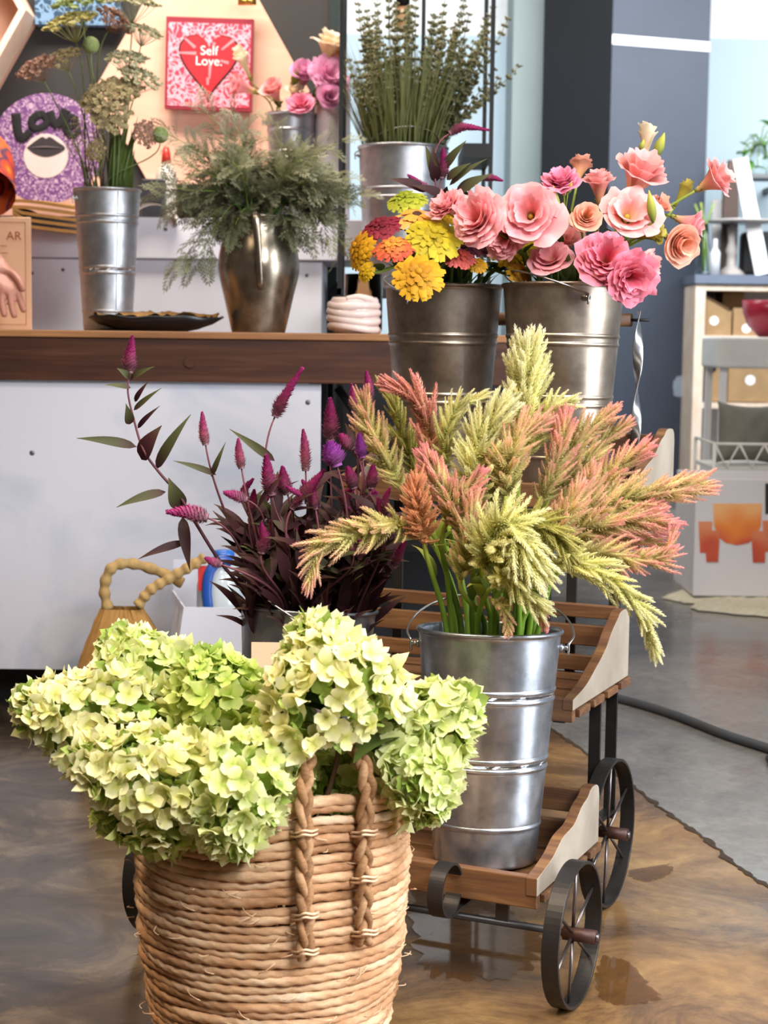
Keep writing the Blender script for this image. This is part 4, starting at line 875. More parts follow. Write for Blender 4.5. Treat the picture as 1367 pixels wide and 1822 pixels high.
# ------------------------------------------------------------------ under the counter, on the floor
YBg = 3.9
def fl(u, Y): return np.array([P(u, 1200, Y)[0], Y, 0.0])
c = fl(238, YBg); s = YBg/FPX; ht = P(230, 1082, YBg)[2]; g = rng(15)
M['bag_kraft'] = plain('bag_kraft', '9c7238', 0.8, 0, 0.2, 10)
t = thing('paper_bag', 'brown paper bag with gathered top and rope handles under the counter', 'bag', c)
nr, na = 14, 64; V = []; aa = np.linspace(0, 2*PI, na, endpoint=False)
for i in range(nr):
    f = i/(nr-1); wx = (95-18*f)*s if f < 0.6 else (95-18*f-120*(f-0.6)**1.2)*s; wy = (70-10*f)*s if f < 0.6 else (64-105*(f-0.6))*s
    den = (np.abs(np.cos(aa))**4+np.abs(np.sin(aa))**4)**0.25
    V.append(np.stack([c[0]-20*s*f+wx*np.cos(aa)/den*(1+0.03*f*np.sin(7*aa+i*.2)), c[1]+wy*np.sin(aa)/den*(1+0.06*f*np.cos(6*aa)), np.full(na, ht*f)], 1))
V = np.concatenate(V); V += g.normal(0, 0.0015, V.shape)*[1, 1, 0]; i = np.arange(nr-1)[:, None]; j = np.arange(na)[None]; j2 = (j+1) % na
mb = MB(); mb.add(V, np.stack(np.broadcast_arrays(i*na+j, i*na+j2, (i+1)*na+j2, (i+1)*na+j), -1).reshape(-1, 4)); part(mb, 'bag_body', M['bag_kraft'], t, smooth=False)
M['bag_rope'] = plain('bag_rope', 'a98a56', 0.8, 0, 0.3, 60)
for path in (((192, 1085, 0), (186, 1045, 0), (200, 1010, 0), (235, 1003, 0.02), (285, 1018, 0.05), (325, 1038, 0.06)), ((245, 1078, -0.03), (268, 1050, -0.03), (300, 1030, -0.02), (335, 1010, -0.01), (365, 992, 0.0))):
    mb = MB(); q = spline([P(u, v, YBg+d) for u, v, d in path], 60); tube(mb, q, 0.0125*(1+0.15*np.sin(np.arange(len(q))*0.9)), 10); part(mb, 'rope_handle', M['bag_rope'], t)
# storage tub with a water jug
YT = 3.84; xa, xb = P(330, 1150, YT)[0], P(428, 1150, YT)[0]; zt = P(380, 1081, YT)[2]; za = P(285, 1022, YT)[2]
mt = N('translucent_tub'); mt.set('c9cbd8', 0.35); mt.b.inputs['Alpha'].default_value = 1; mt.b.inputs['Subsurface Weight'].default_value = 0.0; M['tub'] = mt.m
t = thing('storage_tub', 'pale plastic tub with a slanted side, between paper bag and wine celosia bucket', 'tub', ((xa+xb)/2, YT+0.12, 0))
mb = MB(); xs0 = P(268, 1022, YT)[0]
x3 = xb+0.06; th_ = 0.004
for y in (YT, YT+0.26):
    if y == YT: pl = [(xa-0.05, 0), (x3, 0), (x3, zt), (xa, zt)]
    else: pl = [(xa-0.05, 0), (x3, 0), (x3, za), (xs0+0.02, za), (xa-0.06, zt)]
    prism(mb, pl, y, y+th_, 'y')
box(mb, xa-0.05, x3, YT, YT+0.26, 0, 0.005); box(mb, x3-0.004, x3, YT, YT+0.26, 0, zt)
V = np.array([[xa-0.05, YT, 0], [xa, YT, zt], [xa-0.06, YT+0.26, zt], [xa-0.05, YT+0.26, 0]]); mb.add(np.concatenate([V, V-[0.004, 0, 0]]), np.array([[0, 1, 2, 3], [7, 6, 5, 4], [0, 4, 5, 1], [1, 5, 6, 2], [2, 6, 7, 3]]))
part(mb, 'tub_body', M['tub'], t, smooth=False)
mb = MB(); V = np.array([P(283, 1030, YT-0.004), P(335, 1085, YT-0.004), P(300, 1130, YT+0.02), P(255, 1060, YT+0.02)])
c = np.array([(P(382, 1100, YT)[0]), YT+0.12, 0.005]); s = YT/FPX; h1 = P(380, 1000, YT+0.1)[2]
t = thing('water_jug', 'clear plastic jug with a blue handle standing in the pale tub', 'jug', c)
mb = MB(); lathe(mb, [(0.001, 0), (40*s, 0), (43*s, 0.02), (43*s, h1*0.86), (34*s, h1*0.95), (20*s, h1), (0.001, h1)], 32, c=c); part(mb, 'jug_body', plain('jug_clear', 'b9c0c4', 0.15, 0, 0.05), t)
mb = MB(); q = spline([P(371, 1085, YT+0.055), P(368, 1050, YT+0.055), P(374, 1015, YT+0.06), P(395, 996, YT+0.07), P(412, 1000, YT+0.075)], 30); tube(mb, q, 0.012, 10, flat=0.6); part(mb, 'handle', plain('blue_plastic', '1f4b9c', 0.35), t)
mb = MB(); lathe(mb, [(0.001, 0), (0.025, 0), (0.025, 0.02), (0.001, 0.022)], 24, c=c+[0.01, 0, h1]); part(mb, 'cap', plain('blue_plastic', '2b63b8', 0.35), t)
mb = MB(); box(mb, c[0]-0.045, c[0]-0.02, c[1]-0.062, c[1]-0.052, h1*0.86, h1*0.99); part(mb, 'red_tag', plain('red_tag', 'c23a3a', 0.4), t, smooth=False)
# wet patches on the floor
mwt = N('wet_floor'); mwt.set('5c3c1c', 0.04); mwt.b.inputs['Alpha'].default_value = 0.55; M['wet'] = mwt.m
def puddle(pts, label, seed):
    g = rng(seed); q = [PZ(u, v, 0.0016) for u, v in pts]; q = spline(q+[q[0]], 80)[:-1]; k = len(q); cen = q.mean(0); q = cen+(q-cen)*(1+0.10*g.normal(size=(k, 1))*0.6); q[:, 2] = 0.0016
    mb = MB(); mb.add(q, np.arange(k)[None]); o = solo(mb, 'puddle', M['wet'], label, 'puddle', smooth=False); o['kind'] = 'stuff'
puddle([(1075, 1700), (1120, 1712), (1150, 1745), (1172, 1775), (1120, 1788), (1070, 1775), (1060, 1735)], 'brown wet patch on the floor right of the front wheel', 1)
puddle([(1118, 1548), (1150, 1543), (1190, 1538), (1195, 1552), (1160, 1566), (1125, 1562)], 'small wet streak on the floor right of the rear wheel', 2)
puddle([(740, 1560), (800, 1570), (900, 1620), (965, 1665), (950, 1720), (860, 1740), (760, 1730), (735, 1650)], 'wet patch on the floor under the cart beside the basket', 3)

# ------------------------------------------------------------------ flower builders
def stem_pts(B, Rm, H, hd, n=18, k=0.35):
    "straight inside the bucket from B to the rim point Rm, then bending to H and arriving along hd"
    B, Rm, H = (np.asarray(x, float) for x in (B, Rm, H)); L = np.linalg.norm(H-Rm); d0 = norm(Rm-B); hd = norm(hd)
    t = np.linspace(0, 1, n)[:, None]; c1 = Rm+d0*L*k; c2 = H-hd*L*k
    q = (1-t)**3*Rm+3*(1-t)**2*t*c1+3*(1-t)*t*t*c2+t**3*H
    return np.concatenate([B[None], q])
# --- petals of ruffled cup flowers (lisianthus)
def bloom(mb, c, d, R, H, open_=0.8, whorls=3, per=6, seed=0, ruff=0.12, spread=1.0):
    g = rng(seed); A = frame(d); nu, nv = 9, 13
    s = np.linspace(0, 1, nu)[:, None]; w = np.linspace(-1, 1, nv)[None]; ph0 = g.random()*6.28
    for k in range(whorls):
        f = (k+1)/whorls; op = open_*(0.30+0.70*f); ph0 += 1.1+0.5*g.random()
        for i in range(per):
            half = (1.30+0.25*g.random())*PI/per*(1.0+0.35*(1-f)); p1, p2, p3 = g.random(3)*6.28; sc = 0.88+0.2*g.random(); dt = 0.06*g.normal()
            se = s*(1-0.13*np.abs(w)**3*s**2)*sc
            phi = ph0+i*2*PI/per+0.1*g.normal()+w*half*(0.55+0.45*np.sqrt(s))
            rho = R*op*(0.14+0.86*se**1.25)*(1+dt)*(1+0.03*w*(1 if i % 2 else -1))
            lip = np.clip(se-0.62, 0, 1)**1.4
            rho = rho+R*0.45*f*open_*lip; z = H*(se**0.85)*(1.08-0.30*f*open_)-H*0.75*open_*f*lip
            ru = ruff*R*se**3.0*(np.sin(3.2*w*2+p1)+0.6*np.sin(6.1*w*2+p2)+0.35*np.sin(11*w+p3))
            rho = rho+ru*0.55; z = z+ru*0.75
            V = np.stack([rho*np.cos(phi), rho*np.sin(phi), z+np.zeros_like(phi)], -1).reshape(-1, 3)
            mb.add(V@A.T+c, sheet(nu, nv), np.broadcast_to(np.clip(s-0.06*ru/max(ruff*R, 1e-6), 0, 1)+0*w, (nu, nv)).ravel(), np.clip(0.5+0.3*g.normal()+0.2*(f-0.5), 0, 1))
def calyx(mb, c, d, R, n=5, rr=0.5):
    A = frame(d)
    for i in range(n):
        a = i*2*PI/n; e = np.array([R*math.cos(a), R*math.sin(a), R*0.9])@A.T; leaf(mb, np.asarray(c)-norm(d)*R*0.3, np.asarray(c)+e, R*0.22, 0.05, up=norm(d)+np.array([0.01, 0.02, 0]), rr=rr, n=5)
    ball(mb, np.asarray(c)-norm(d)*R*0.1, R*0.4, 8, 5, rr=rr)
M['lis_pink'] = petal('petal_pink', [(0, 'd7cf86'), (0.18, 'eab890'), (0.45, 'ee9c9c'), (0.8, 'f2a5ab'), (1, 'f6bcbe')], 0.28, 0.14)
M['lis_deep'] = petal('petal_deep_pink', [(0, 'd4b070'), (0.2, 'e27f7c'), (0.6, 'e46c82'), (1, 'ea90a4')], 0.25, 0.16)
M['lis_peach'] = petal('petal_peach', [(0, 'd9c878'), (0.25, 'f0bd84'), (0.65, 'f3b391'), (1, 'f4bba6')], 0.3, 0.12)
M['lis_blush'] = petal('petal_blush', [(0, 'e0cd86'), (0.3, 'f2b995'), (0.65, 'efa3a0'), (1, 'f4bcb9')], 0.3, 0.12)
M['lis_hot'] = petal('petal_candy', [(0, 'e3b09a'), (0.4, 'ee7f9f'), (1, 'f29bb6')], 0.25, 0.15)
M['lis_lime'] = petal('bud_lime', [(0, 'a3a03c'), (0.6, 'c9bd4c'), (1, 'd8cf72')], 0.25, 0.12)
M['lis_cream'] = petal('petal_cream', [(0, 'ded896'), (0.4, 'f1ddb0'), (1, 'f3e7d2')], 0.3, 0.08)
M['lis_lilac'] = petal('petal_lilac_pink', [(0, 'e8c3a8'), (0.35, 'e69ac0'), (1, 'efb6d6')], 0.3, 0.12)
M['bud_green'] = petal('bud_green', [(0, '5d6a2a'), (0.6, '9a9c3e'), (1, 'c0b455')], 0.15, 0.15)
M['pistil'] = plain('pistil_yellow', 'b9a83a', 0.6)
def lisianthus(u, v, Y, rpx, d, mat, label, at, seed, style='open', cat='flower', group=None, buds=(), name='lisianthus', s=None, hpx=None, openv=None):
    "one cut stem: bloom (whose visible centre is at the photo pixel), stem, calyx, buds"
    g = rng(seed); d = norm(d); sz = rpx*Y/FPX*1.17
    R, H, op, wh, per, ruff = {'open': (sz*0.86, sz*1.0, 0.95, 4, 5, .07), 'bowl': (sz*0.88, sz*0.8, 1.0, 3, 5, .075), 'cup': (sz*0.84, sz*1.55, 0.72, 3, 4, .05), 'tulip': (sz*0.80, sz*1.9, 0.60, 3, 4, .04),
                               'frilly': (sz*0.86, sz*1.05, 0.95, 6, 5, .12), 'trumpet': (sz*0.90, sz*1.6, 0.95, 3, 5, .06), 'rose': (sz*0.86, sz*1.35, 0.78, 6, 4, .04)}[style]
    c = P(u, v, Y)-d*H*0.5
    t = thing(name, label, cat, at(0, 0, 0)+np.array([0, 0, 0.0]), group=group)
    B = at(0.02, g.random()*6.28, g.random()*0.7); top = at(1.0, 0, 0); dr = (c-top)[:2]; dr = dr/max(np.linalg.norm(dr), 1e-6)
    az = math.atan2(dr[1], dr[0])+g.normal(0, .3); Rm = at(0.99, az, 0.35+0.5*g.random())
    if c[2] < top[2]+0.03: az = math.atan2((c-top)[1], (c-top)[0]); Rm = at(1.0, az, 0.8)+[0, 0, 0.012]
    st = stem_pts(B, Rm, c, d, k=0.38); mb = MB(); tube(mb, st, np.linspace(0.0028, 0.0022, len(st)), 7, rr=g.random()); part(mb, 'stem', M['stem_green'], t)
    mb = MB(); bloom(mb, c, d, R, H, op, wh, per, seed, ruff); b = part(mb, 'bloom', M[mat], t)
    if style in ('open', 'bowl'):
        mb = MB(); ball(mb, c+d*H*0.30, R*0.10, 10, 6, sc=(1, 1, 1.6), mat=frame(d)); part(mb, 'pistil', M['pistil'], b)
    mb = MB(); calyx(mb, c, d, R*0.34, rr=g.random()); part(mb, 'calyx', M['bud_green'], t)
    for i in range(2):
        mb = MB(); k = int(len(st)*(0.45+0.25*i)); p = st[k]; a = g.random()*6.28; e = p+np.array([math.cos(a), math.sin(a), 0.5])*0.035*(1 if Y < 4 else .8); leaf(mb, p, e, 0.007, 0.1, rr=g.random()); part(mb, 'leaf', M['leaf_green'], t)
    for (bu, bv, tu, tv, wp) in buds:
        a, e = P(bu, bv, Y-0.02), P(tu, tv, Y-0.02); L = np.linalg.norm(e-a); w_ = wp*Y/FPX; q = a+(e-a)*np.linspace(0, 1, 12)[:, None]
        mb = MB(); tube(mb, q, np.maximum(0.0006, w_*np.sin(PI*np.linspace(0.06, 0.98, 12)**0.8)), 10, rr=0.6); bd = part(mb, 'bud', M['bud_green'], t)
        mb = MB(); n0 = st[-7] if len(st) > 8 else st[-2]; tube(mb, spline([n0, (n0+a)/2+[0, -0.004, 0], a, a+(e-a)*0.1], 14), 0.0016, 6); part(mb, 'bud_stalk', M['stem_green'], t)
    return t
YB_ = 3.08   # lisianthus on the cart
LB = B_lis; G_ = 'lisianthus on the top tier'
D = lambda x, y, z: (x, y, z)
lis = [
 (943, 382, 3.00, 55, D(-.25, -1, .22), 'lis_pink', 'open', 'wide open pink lisianthus with yellow-green throat, lowest left of the right bucket', ()),
 (853, 392, 2.98, 54, D(-.5, -.7, .25), 'lis_pink', 'frilly', 'full double pink lisianthus hanging over the zinnias', ()),
 (797, 368, 3.02, 34, D(-.6, -.5, .7), 'lis_pink', 'frilly', 'small frilly pink lisianthus furthest left, under the purple celosia sprig', ()),
 (900, 420, 3.03, 40, D(-.3, -.6, -.1), 'lis_pink', 'frilly', 'half hidden pink lisianthus below the wide open one', ()),
 (1000, 326, 3.02, 36, D(-.2, -.6, .8), 'lis_hot', 'frilly', 'bright candy pink frilly lisianthus above the wide open pink one', ((996, 385, 985, 330, 6), (1010, 345, 1018, 322, 5))),
 (1032, 302, 3.14, 30, D(.2, .2, 1), 'lis_peach', 'cup', 'peach lisianthus peeping over the top, behind the candy pink one', ()),
 (1066, 332, 3.05, 38, D(-.1, -.35, .9), 'lis_blush', 'cup', 'upright peach-pink cup in the middle of the bunch', ()),
 (1138, 312, 3.06, 50, D(.35, -.45, .85), 'lis_blush', 'trumpet', 'large pink trumpet facing up right under the topmost cream bloom', ()),
 (1042, 388, 2.98, 33, D(.05, -1, .25), 'lis_peach', 'rose', 'small peach rosebud-shaped lisianthus at the heart of the bunch', ()),
 (1118, 382, 3.00, 50, D(.1, -.85, .5), 'lis_blush', 'bowl', 'open pale pink bowl with a creamy throat, right of centre', ((1163, 396, 1155, 338, 8),)),
 (1150, 252, 3.10, 33, D(.05, -.15, 1), 'lis_cream', 'tulip', 'cream-peach cup with two green buds, topmost of the lisianthus', ((1140, 268, 1146, 248, 5), (1166, 280, 1183, 236, 9))),
 (1272, 320, 3.06, 36, D(.75, -.35, .45), 'lis_blush', 'trumpet', 'pink trumpet reaching out furthest to the right, in front of the shelf', ()),
 (1214, 345, 3.10, 24, D(.5, -.2, .9), 'lis_lime', 'tulip', 'half open yellow-green lisianthus bud left of the outermost trumpet', ()),
 (1206, 430, 3.00, 42, D(.35, -.7, -.25), 'lis_peach', 'rose', 'peach rose-shaped lisianthus at the right, drooping over the pillar', ()),
 (1226, 396, 3.06, 34, D(.7, -.35, -.3), 'lis_pink', 'cup', 'salmon pink lisianthus nodding behind the drooping peach one', ()),
 (1160, 416, 3.03, 28, D(.7, -.5, .2), 'lis_lime', 'cup', 'yellow-lime unopened lisianthus in the middle right of the bunch', ()),
 (1172, 370, 3.06, 26, D(.4, -.4, .6), 'lis_peach', 'cup', 'narrow peach lisianthus squeezed behind the lime bud', ()),
 (1078, 462, 2.94, 52, D(-.05, -.9, .35), 'lis_deep', 'frilly', 'deep pink ruffled double lisianthus hanging over the bucket rim', ()),
 (1120, 492, 2.93, 50, D(.15, -.75, -.2), 'lis_deep', 'frilly', 'deep pink lisianthus spilling lowest over the galvanized side', ()),
 (1148, 475, 2.98, 34, D(.6, -.5, -.1), 'lis_blush', 'frilly', 'pale pink frilled lisianthus at the lower right of the spill', ()),
 (980, 462, 3.02, 38, D(-.2, -.6, .5), 'lis_pink', 'open', 'shaded pink lisianthus just above the bucket rim, behind the wire handle', ()),
 (1010, 430, 3.10, 34, D(0, -.5, .5), 'lis_blush', 'cup', 'peach-pink bloom in the shade behind the bud stalks', ()),
]
for i, (u, v, Y, r, d, mat, style, label, buds) in enumerate(lis): lisianthus(u, v, Y, r, d, mat, label, LB, 100+i, style, buds=buds)
small = [
 (434, 112, 5.46, 24, D(-.35, -.4, .85), 'lis_cream', 'tulip', 'cream and pink tulip-shaped bloom in front of the red heart canvas'),
 (432, 154, 5.42, 27, D(-.7, -.3, .25), 'lis_pink', 'cup', 'pink bloom bending left below the cream one, over the canvas edge'),
 (488, 165, 5.42, 26, D(-.3, -.6, .7), 'lis_blush', 'cup', 'peach-pink cup above the left rim of the small bucket'),
 (540, 134, 5.44, 28, D(.1, -.6, .6), 'lis_lilac', 'rose', 'pink rose-shaped bloom high in the middle of the small bucket'),
 (587, 82, 5.46, 27, D(.25, -.2, 1), 'lis_cream', 'trumpet', 'cream bloom topmost of the small bucket, by the dark post'),
 (594, 110, 5.48, 24, D(.3, -.4, .7), 'lis_peach', 'cup', 'peach bloom tucked under the topmost cream one'),
 (584, 137, 5.42, 32, D(.3, -.7, .3), 'lis_lilac', 'frilly', 'wide ruffled pink bloom at the right of the small bucket'),
 (583, 174, 5.38, 25, D(.4, -.9, .15), 'lis_lilac', 'rose', 'lilac-pink round bloom hanging lowest beside the white cylinder'),
 (536, 186, 5.40, 23, D(-.1, -.6, .5), 'lis_hot', 'open', 'dark pink bloom sunk at the rim of the small bucket'),
 (524, 163, 5.44, 18, D(0, -.5, .7), 'lis_cream', 'cup', 'small whitish bloom in the middle of the small bucket'),
]
for i, (u, v, Y, r, d, mat, style, label) in enumerate(small): lisianthus(u, v, Y, r*1.12, d, mat, label, B_small, 300+i, style, buds=((522, 150, 532, 122, 8),) if i == 3 else ())

# --- zinnias
def zin_mat(nm, a, b, c): return petal(nm, [(0, a), (0.5, b), (1, c)], 0.2, 0.16)
M['z_yellow'] = zin_mat('zinnia_yellow', '98700c', 'bb9314', 'cca71f'); M['z_gold'] = zin_mat('zinnia_gold', '8e5c0a', 'b58012', 'c8961e'); M['z_lime'] = zin_mat('zinnia_lime', '6d7a18', '939a26', 'a8aa34')
M['z_orange'] = zin_mat('zinnia_orange', 'c8701c', 'e39a3a', 'e8b05a'); M['z_wine'] = zin_mat('zinnia_wine', '4c1018', '74182a', '8a2436'); M['z_fire'] = zin_mat('zinnia_fire', 'd0a428', 'cf7a35', 'bd4a35')
M['z_coral'] = zin_mat('zinnia_coral', '93332c', 'b8483f', 'c9605a'); M['z_bright'] = zin_mat('zinnia_lemon', '968212', 'b49f1a', 'c2ae2c'); M['z_eye'] = plain('zinnia_eye', '4a2a14', 0.8, 0, .3, 80)
M['z_dark'] = zin_mat('zinnia_maroon', '2e0e14', '43141e', '55202c')
def zinnia(u, v, Y, rpx, d, mat, label, seed, rows=6, single=False):
    g = rng(seed); d = norm(d); R = rpx*Y/FPX; c = P(u, v, Y); A = frame(d); t = thing('zinnia', label, 'flower', B_zin(0, 0, 0))
    top = B_zin(1, 0, 0); az = math.atan2((c-top)[1], (c-top)[0]); Rm = B_zin(0.99, az+g.normal(0, .3), min(0.86, 0.3+np.linalg.norm((c-top)[:2])/0.12)); B = B_zin(0.02, az, 0.4*g.random())
    if c[2] < top[2]+0.05 and np.linalg.norm((c-top)[:2]) > 0.08: Rm = B_zin(1, az, 0.9)+[0, 0, 0.015]
    st = stem_pts(B, Rm, c-d*R*0.15, d); mb = MB(); tube(mb, st, 0.0030, 7, rr=g.random()); part(mb, 'stem', M['stem_green'], t)
    mb = MB(); nu, nv = 5, 5; s = np.linspace(0, 1, nu)[:, None]; w = np.linspace(-1, 1, nv)[None]
    for k in range(rows):
        f = 1-k/max(rows, 1)*0.78; n = max(7, int(19*f)) if not single else 13; z0 = R*(0.0+0.34*(1-f)**1.0); drop = -0.20*R*f+0.18*R*(1-f)
        for i in range(n):
            a = (i+0.5*(k % 2)+0.2*g.normal())*2*PI/n; L = R*f*(0.93+0.12*g.random()); wd_ = R*0.155*(0.75+0.4*f)
            ww = wd_*np.sqrt(np.clip(0.12+1.35*s-0.55*s**4*1.5, 0.05, 2))*np.where(s > 0.95, 0.62, 1)
            rho = R*0.06+L*s+0*w; y = w*ww; z = z0+drop*s**1.7+0.05*R*s*(1-s)*4-0.04*R*(w**2)*s+0.03*R*g.normal()*s
            V = np.stack([rho*math.cos(a)-y*math.sin(a), rho*math.sin(a)+y*math.cos(a), z+0*w], -1).reshape(-1, 3)
            mb.add(V@A.T+c, sheet(nu, nv), np.full(nu*nv, f), np.clip(0.5+0.3*g.normal(), 0, 1))
    h = part(mb, 'flower_head', M[mat], t)
    mb = MB(); ball(mb, c+d*R*(0.08 if single else 0.26), R*(0.24 if single else 0.15), 14, 7, sc=(1, 1, 0.7), mat=A); part(mb, 'centre', M['z_eye'] if single else M[mat], h)
    mb = MB(); lathe(mb, [(0.0015, -R*0.34), (R*0.17, -R*0.26), (R*0.27, -R*0.05), (R*0.2, 0)], 14, c=c, mat=A); part(mb, 'calyx', M['bud_green'], t)
    for i in range(3):
        mb = MB(); k = int(len(st)*(0.35+0.2*i)); p = st[k]; a = g.random()*6.28; leaf(mb, p, p+np.array([math.cos(a), math.sin(a), 0.25])*0.045, 0.011, 0.1, rr=g.random()); part(mb, 'leaf', M['leaf_green'], t)
zin = [
 (724, 354, 3.12, 36, D(-.15, -.5, .85), 'z_lime', 'lime green zinnia topmost at the left of the zinnias', 7, False),
 (742, 386, 3.06, 42, D(.05, -.45, .85), 'z_orange', 'flat pale orange zinnia with a dark brown eye', 2, True),
 (676, 402, 3.05, 38, D(-.35, -.55, .8), 'z_wine', 'burgundy zinnia at the left, below the lime green one', 6, False),
 (700, 438, 3.00, 37, D(-.15, -.55, .8), 'z_fire', 'orange-red zinnia with a yellow top, below the burgundy one', 7, False),
 (772, 420, 3.01, 50, D(.1, -.75, .65), 'z_bright', 'big lemon yellow zinnia left of the pink lisianthus', 7, False),
 (786, 385, 3.08, 28, D(.1, -.5, .9), 'z_yellow', 'yellow zinnia peeping over the big lemon one', 5, False),
 (640, 440, 3.05, 40, D(-.75, -.4, .3), 'z_gold', 'golden zinnia turned sideways at the far left', 5, False),
 (745, 489, 2.955, 46, D(.0, -.85, .5), 'z_gold', 'golden yellow zinnia hanging lowest over the front rim', 7, False),
 (650, 482, 3.02, 20, D(-.6, -.6, .2), 'z_yellow', 'small torn yellow zinnia under the sideways golden one', 3, False),
 (818, 456, 3.02, 28, D(.1, -.6, .7), 'z_coral', 'coral red zinnia right of the lowest golden one', 6, False),
 (845, 438, 3.07, 32, D(.1, -.4, .8), 'z_dark', 'dark maroon zinnia in the shade under the pink lisianthus', 5, False),
 (850, 470, 3.03, 18, D(.1, -.6, .5), 'z_gold', 'small yellow zinnia edge beside the coral one', 4, False),
 (905, 452, 3.10, 34, D(.1, -.5, .7), 'z_yellow', 'shaded yellow zinnia between the two top buckets', 5, False),
 (940, 440, 3.08, 22, D(.2, -.7, .4), 'z_bright', 'yellow zinnia below the wide open pink lisianthus', 5, False),
 (925, 484, 3.06, 22, D(.1, -.6, .4), 'z_gold', 'brownish yellow zinnia low at the gap between the top buckets', 4, False),
]
for i, (u, v, Y, r, d, mat, label, rows, sg) in enumerate(zin): zinnia(u, v, Y, r, d, mat, label, 500+i, rows, sg)
mb = MB(); g = rng(61)
t = thing('filler_greenery', 'dark green leaves packed between the zinnia stems above the rim', 'foliage', B_zin(0, 0, 0))
for i in range(95):
    a = g.random()*6.28; p = B_zin(1.0, a, g.random()*0.85)+[0, 0, g.uniform(-0.03, 0.05)]; d = norm(np.array([math.cos(a)*.6, math.sin(a)*.6, g.uniform(.2, 1.1)])); leaf(mb, p, p+d*g.uniform(.03, .06), .009, .12, rr=g.random()*.6)
part(mb, 'foliage', M['leaf_green'], t)
mb = MB(); t2 = thing('filler_greenery', 'dark leaves and stems packed under the lisianthus at the rim of the right top bucket', 'foliage', B_lis(0, 0, 0))
for i in range(70):
    a = g.random()*6.28; p = B_lis(1.0, a, g.random()*0.8)+[0, 0, g.uniform(-0.03, 0.03)]; d = norm(np.array([math.cos(a)*.5, math.sin(a)*.5, g.uniform(.4, 1.2)])); leaf(mb, p, p+d*g.uniform(.03, .065), .008, .12, rr=g.random()*.6)
part(mb, 'foliage', M['leaf_green'], t2)

# --- feathery celosia plumes
def spike_template(seed, n=100):
    g = rng(seed); V = []; F = []; T = []
    for i in range(n):
        s = ((i+0.5)/n)**0.9; a = i*2.39996; r = 0.11*(1-s)**0.7+0.012; p = np.array([r*math.cos(a), r*math.sin(a), s*0.94]); out = np.array([math.cos(a), math.sin(a), 0.42+0.8*s+0.22*g.normal()]); out /= np.linalg.norm(out)
        L = (0.125*(1-s)**0.45+0.05)*(0.75+0.5*g.random()); sd = np.array([-math.sin(a), math.cos(a), 0])*L*0.24; m_ = p+out*L*0.42
        b = len(V); V += [p, m_+sd, p+out*L, m_-sd]; F.append([b, b+1, b+2, b+3]); T += [s*0.85, s*0.85+.04, min(1, s*0.85+0.18), s*0.85+.04]
    nr, na = 6, 6; b = len(V)
    for i in range(nr):
        s = i/(nr-1); r = 0.125*(1-s)**0.75+0.006
        for j in range(na): V.append(np.array([r*math.cos(j*PI/3), r*math.sin(j*PI/3), s*0.97])); T.append(s*0.8)
    for i in range(nr-1):
        for j in range(na): F.append([b+i*na+j, b+i*na+(j+1) % na, b+(i+1)*na+(j+1) % na, b+(i+1)*na+j])
    return np.array(V), np.array(F), np.array(T)
SPK = [spike_template(i) for i in range(4)]
M['cel_yellow'] = petal('plume_yellow', [(0, 'bcbf66'), (0.4, 'dfda90'), (0.75, 'ebe6b2'), (1, 'f1ead0')], 0.34, 0.2)
M['cel_mix'] = petal('plume_yellow_pink', [(0, 'b9b568'), (0.48, 'ddd192'), (0.75, 'e9bf9e'), (1, 'ec9f9f')], 0.34, 0.2)
M['cel_pink'] = petal('plume_pink', [(0, 'bcb56c'), (0.42, 'dccd90'), (0.68, 'e8b29c'), (1, 'ee92a4')], 0.34, 0.2)
M['cel_salmon'] = petal('plume_salmon', [(0, 'b5a464'), (0.3, 'd3a682'), (0.6, 'df9c8a'), (1, 'e69c96')], 0.22, 0.18)
M['cel_orange'] = petal('plume_orange', [(0, 'c59a58'), (0.4, 'd9a070'), (1, 'e3a482')], 0.22, 0.15)
M['cel_olive'] = petal('plume_olive', [(0, '8e9040'), (0.5, 'b5ad5c'), (1, 'ccc080')], 0.22, 0.18)
M['cel_stem'] = petal('celosia_stem', [(0, '5f7f22'), (0.6, '7f9c34'), (1, 'a8ad4c')], 0.05, 0.2)
def plume(mb, pts, width, n, seed, ang0=62, fullness=1.0, lenf=1.0):
    g = rng(seed); q = spline(pts, 60); cum = np.concatenate([[0], np.cumsum(np.linalg.norm(np.diff(q, axis=0), axis=1))]); cum /= cum[-1]
    tot = np.linalg.norm(np.diff(q, axis=0), axis=1).sum(); tube(mb, q, np.linspace(0.0042, 0.0010, len(q)), 6, t=(0, 0.5), rr=0.4)
    for i in range(n):
        s = (i+g.random())/n; s = s**0.93; k = min(len(q)-2, int(np.searchsorted(cum, s))); p = q[k]; tg = norm(q[k+1]-q[k]) if k+1 < len(q) else norm(q[k]-q[k-1])
        A = frame(tg); a = i*2.39996+g.normal(0, .4); rd = A[:, 0]*math.cos(a)+A[:, 1]*math.sin(a)
        an = rad(ang0*1.10*(1-0.62*s**1.4)+g.normal(0, 9)); prof = (1-s)**0.62*min(1, 0.45+s*2.6)
        L = (width*(0.22+0.78*prof)*(0.75+0.45*g.random())*lenf)/max(0.55, math.sin(an)); L = min(L*0.92, tot*0.36); d = tg*math.cos(an)+rd*math.sin(an)
        TV, TF, TT = SPK[i % 4]; Bm = frame(d); V = TV*np.array([1, 1, 1])*L; V[:, :2] *= min(1.6, max(0.7, 0.0225/L))
        V = V@Bm.T; V += (tg*0.30*L-rd*0.06*L)[None]*(TV[:, 2]**2)[:, None]; mb.add(V+p, TF, np.clip(TT*0.75+0.28*s, 0, 1), np.clip(0.5+0.28*g.normal(), 0, 1))
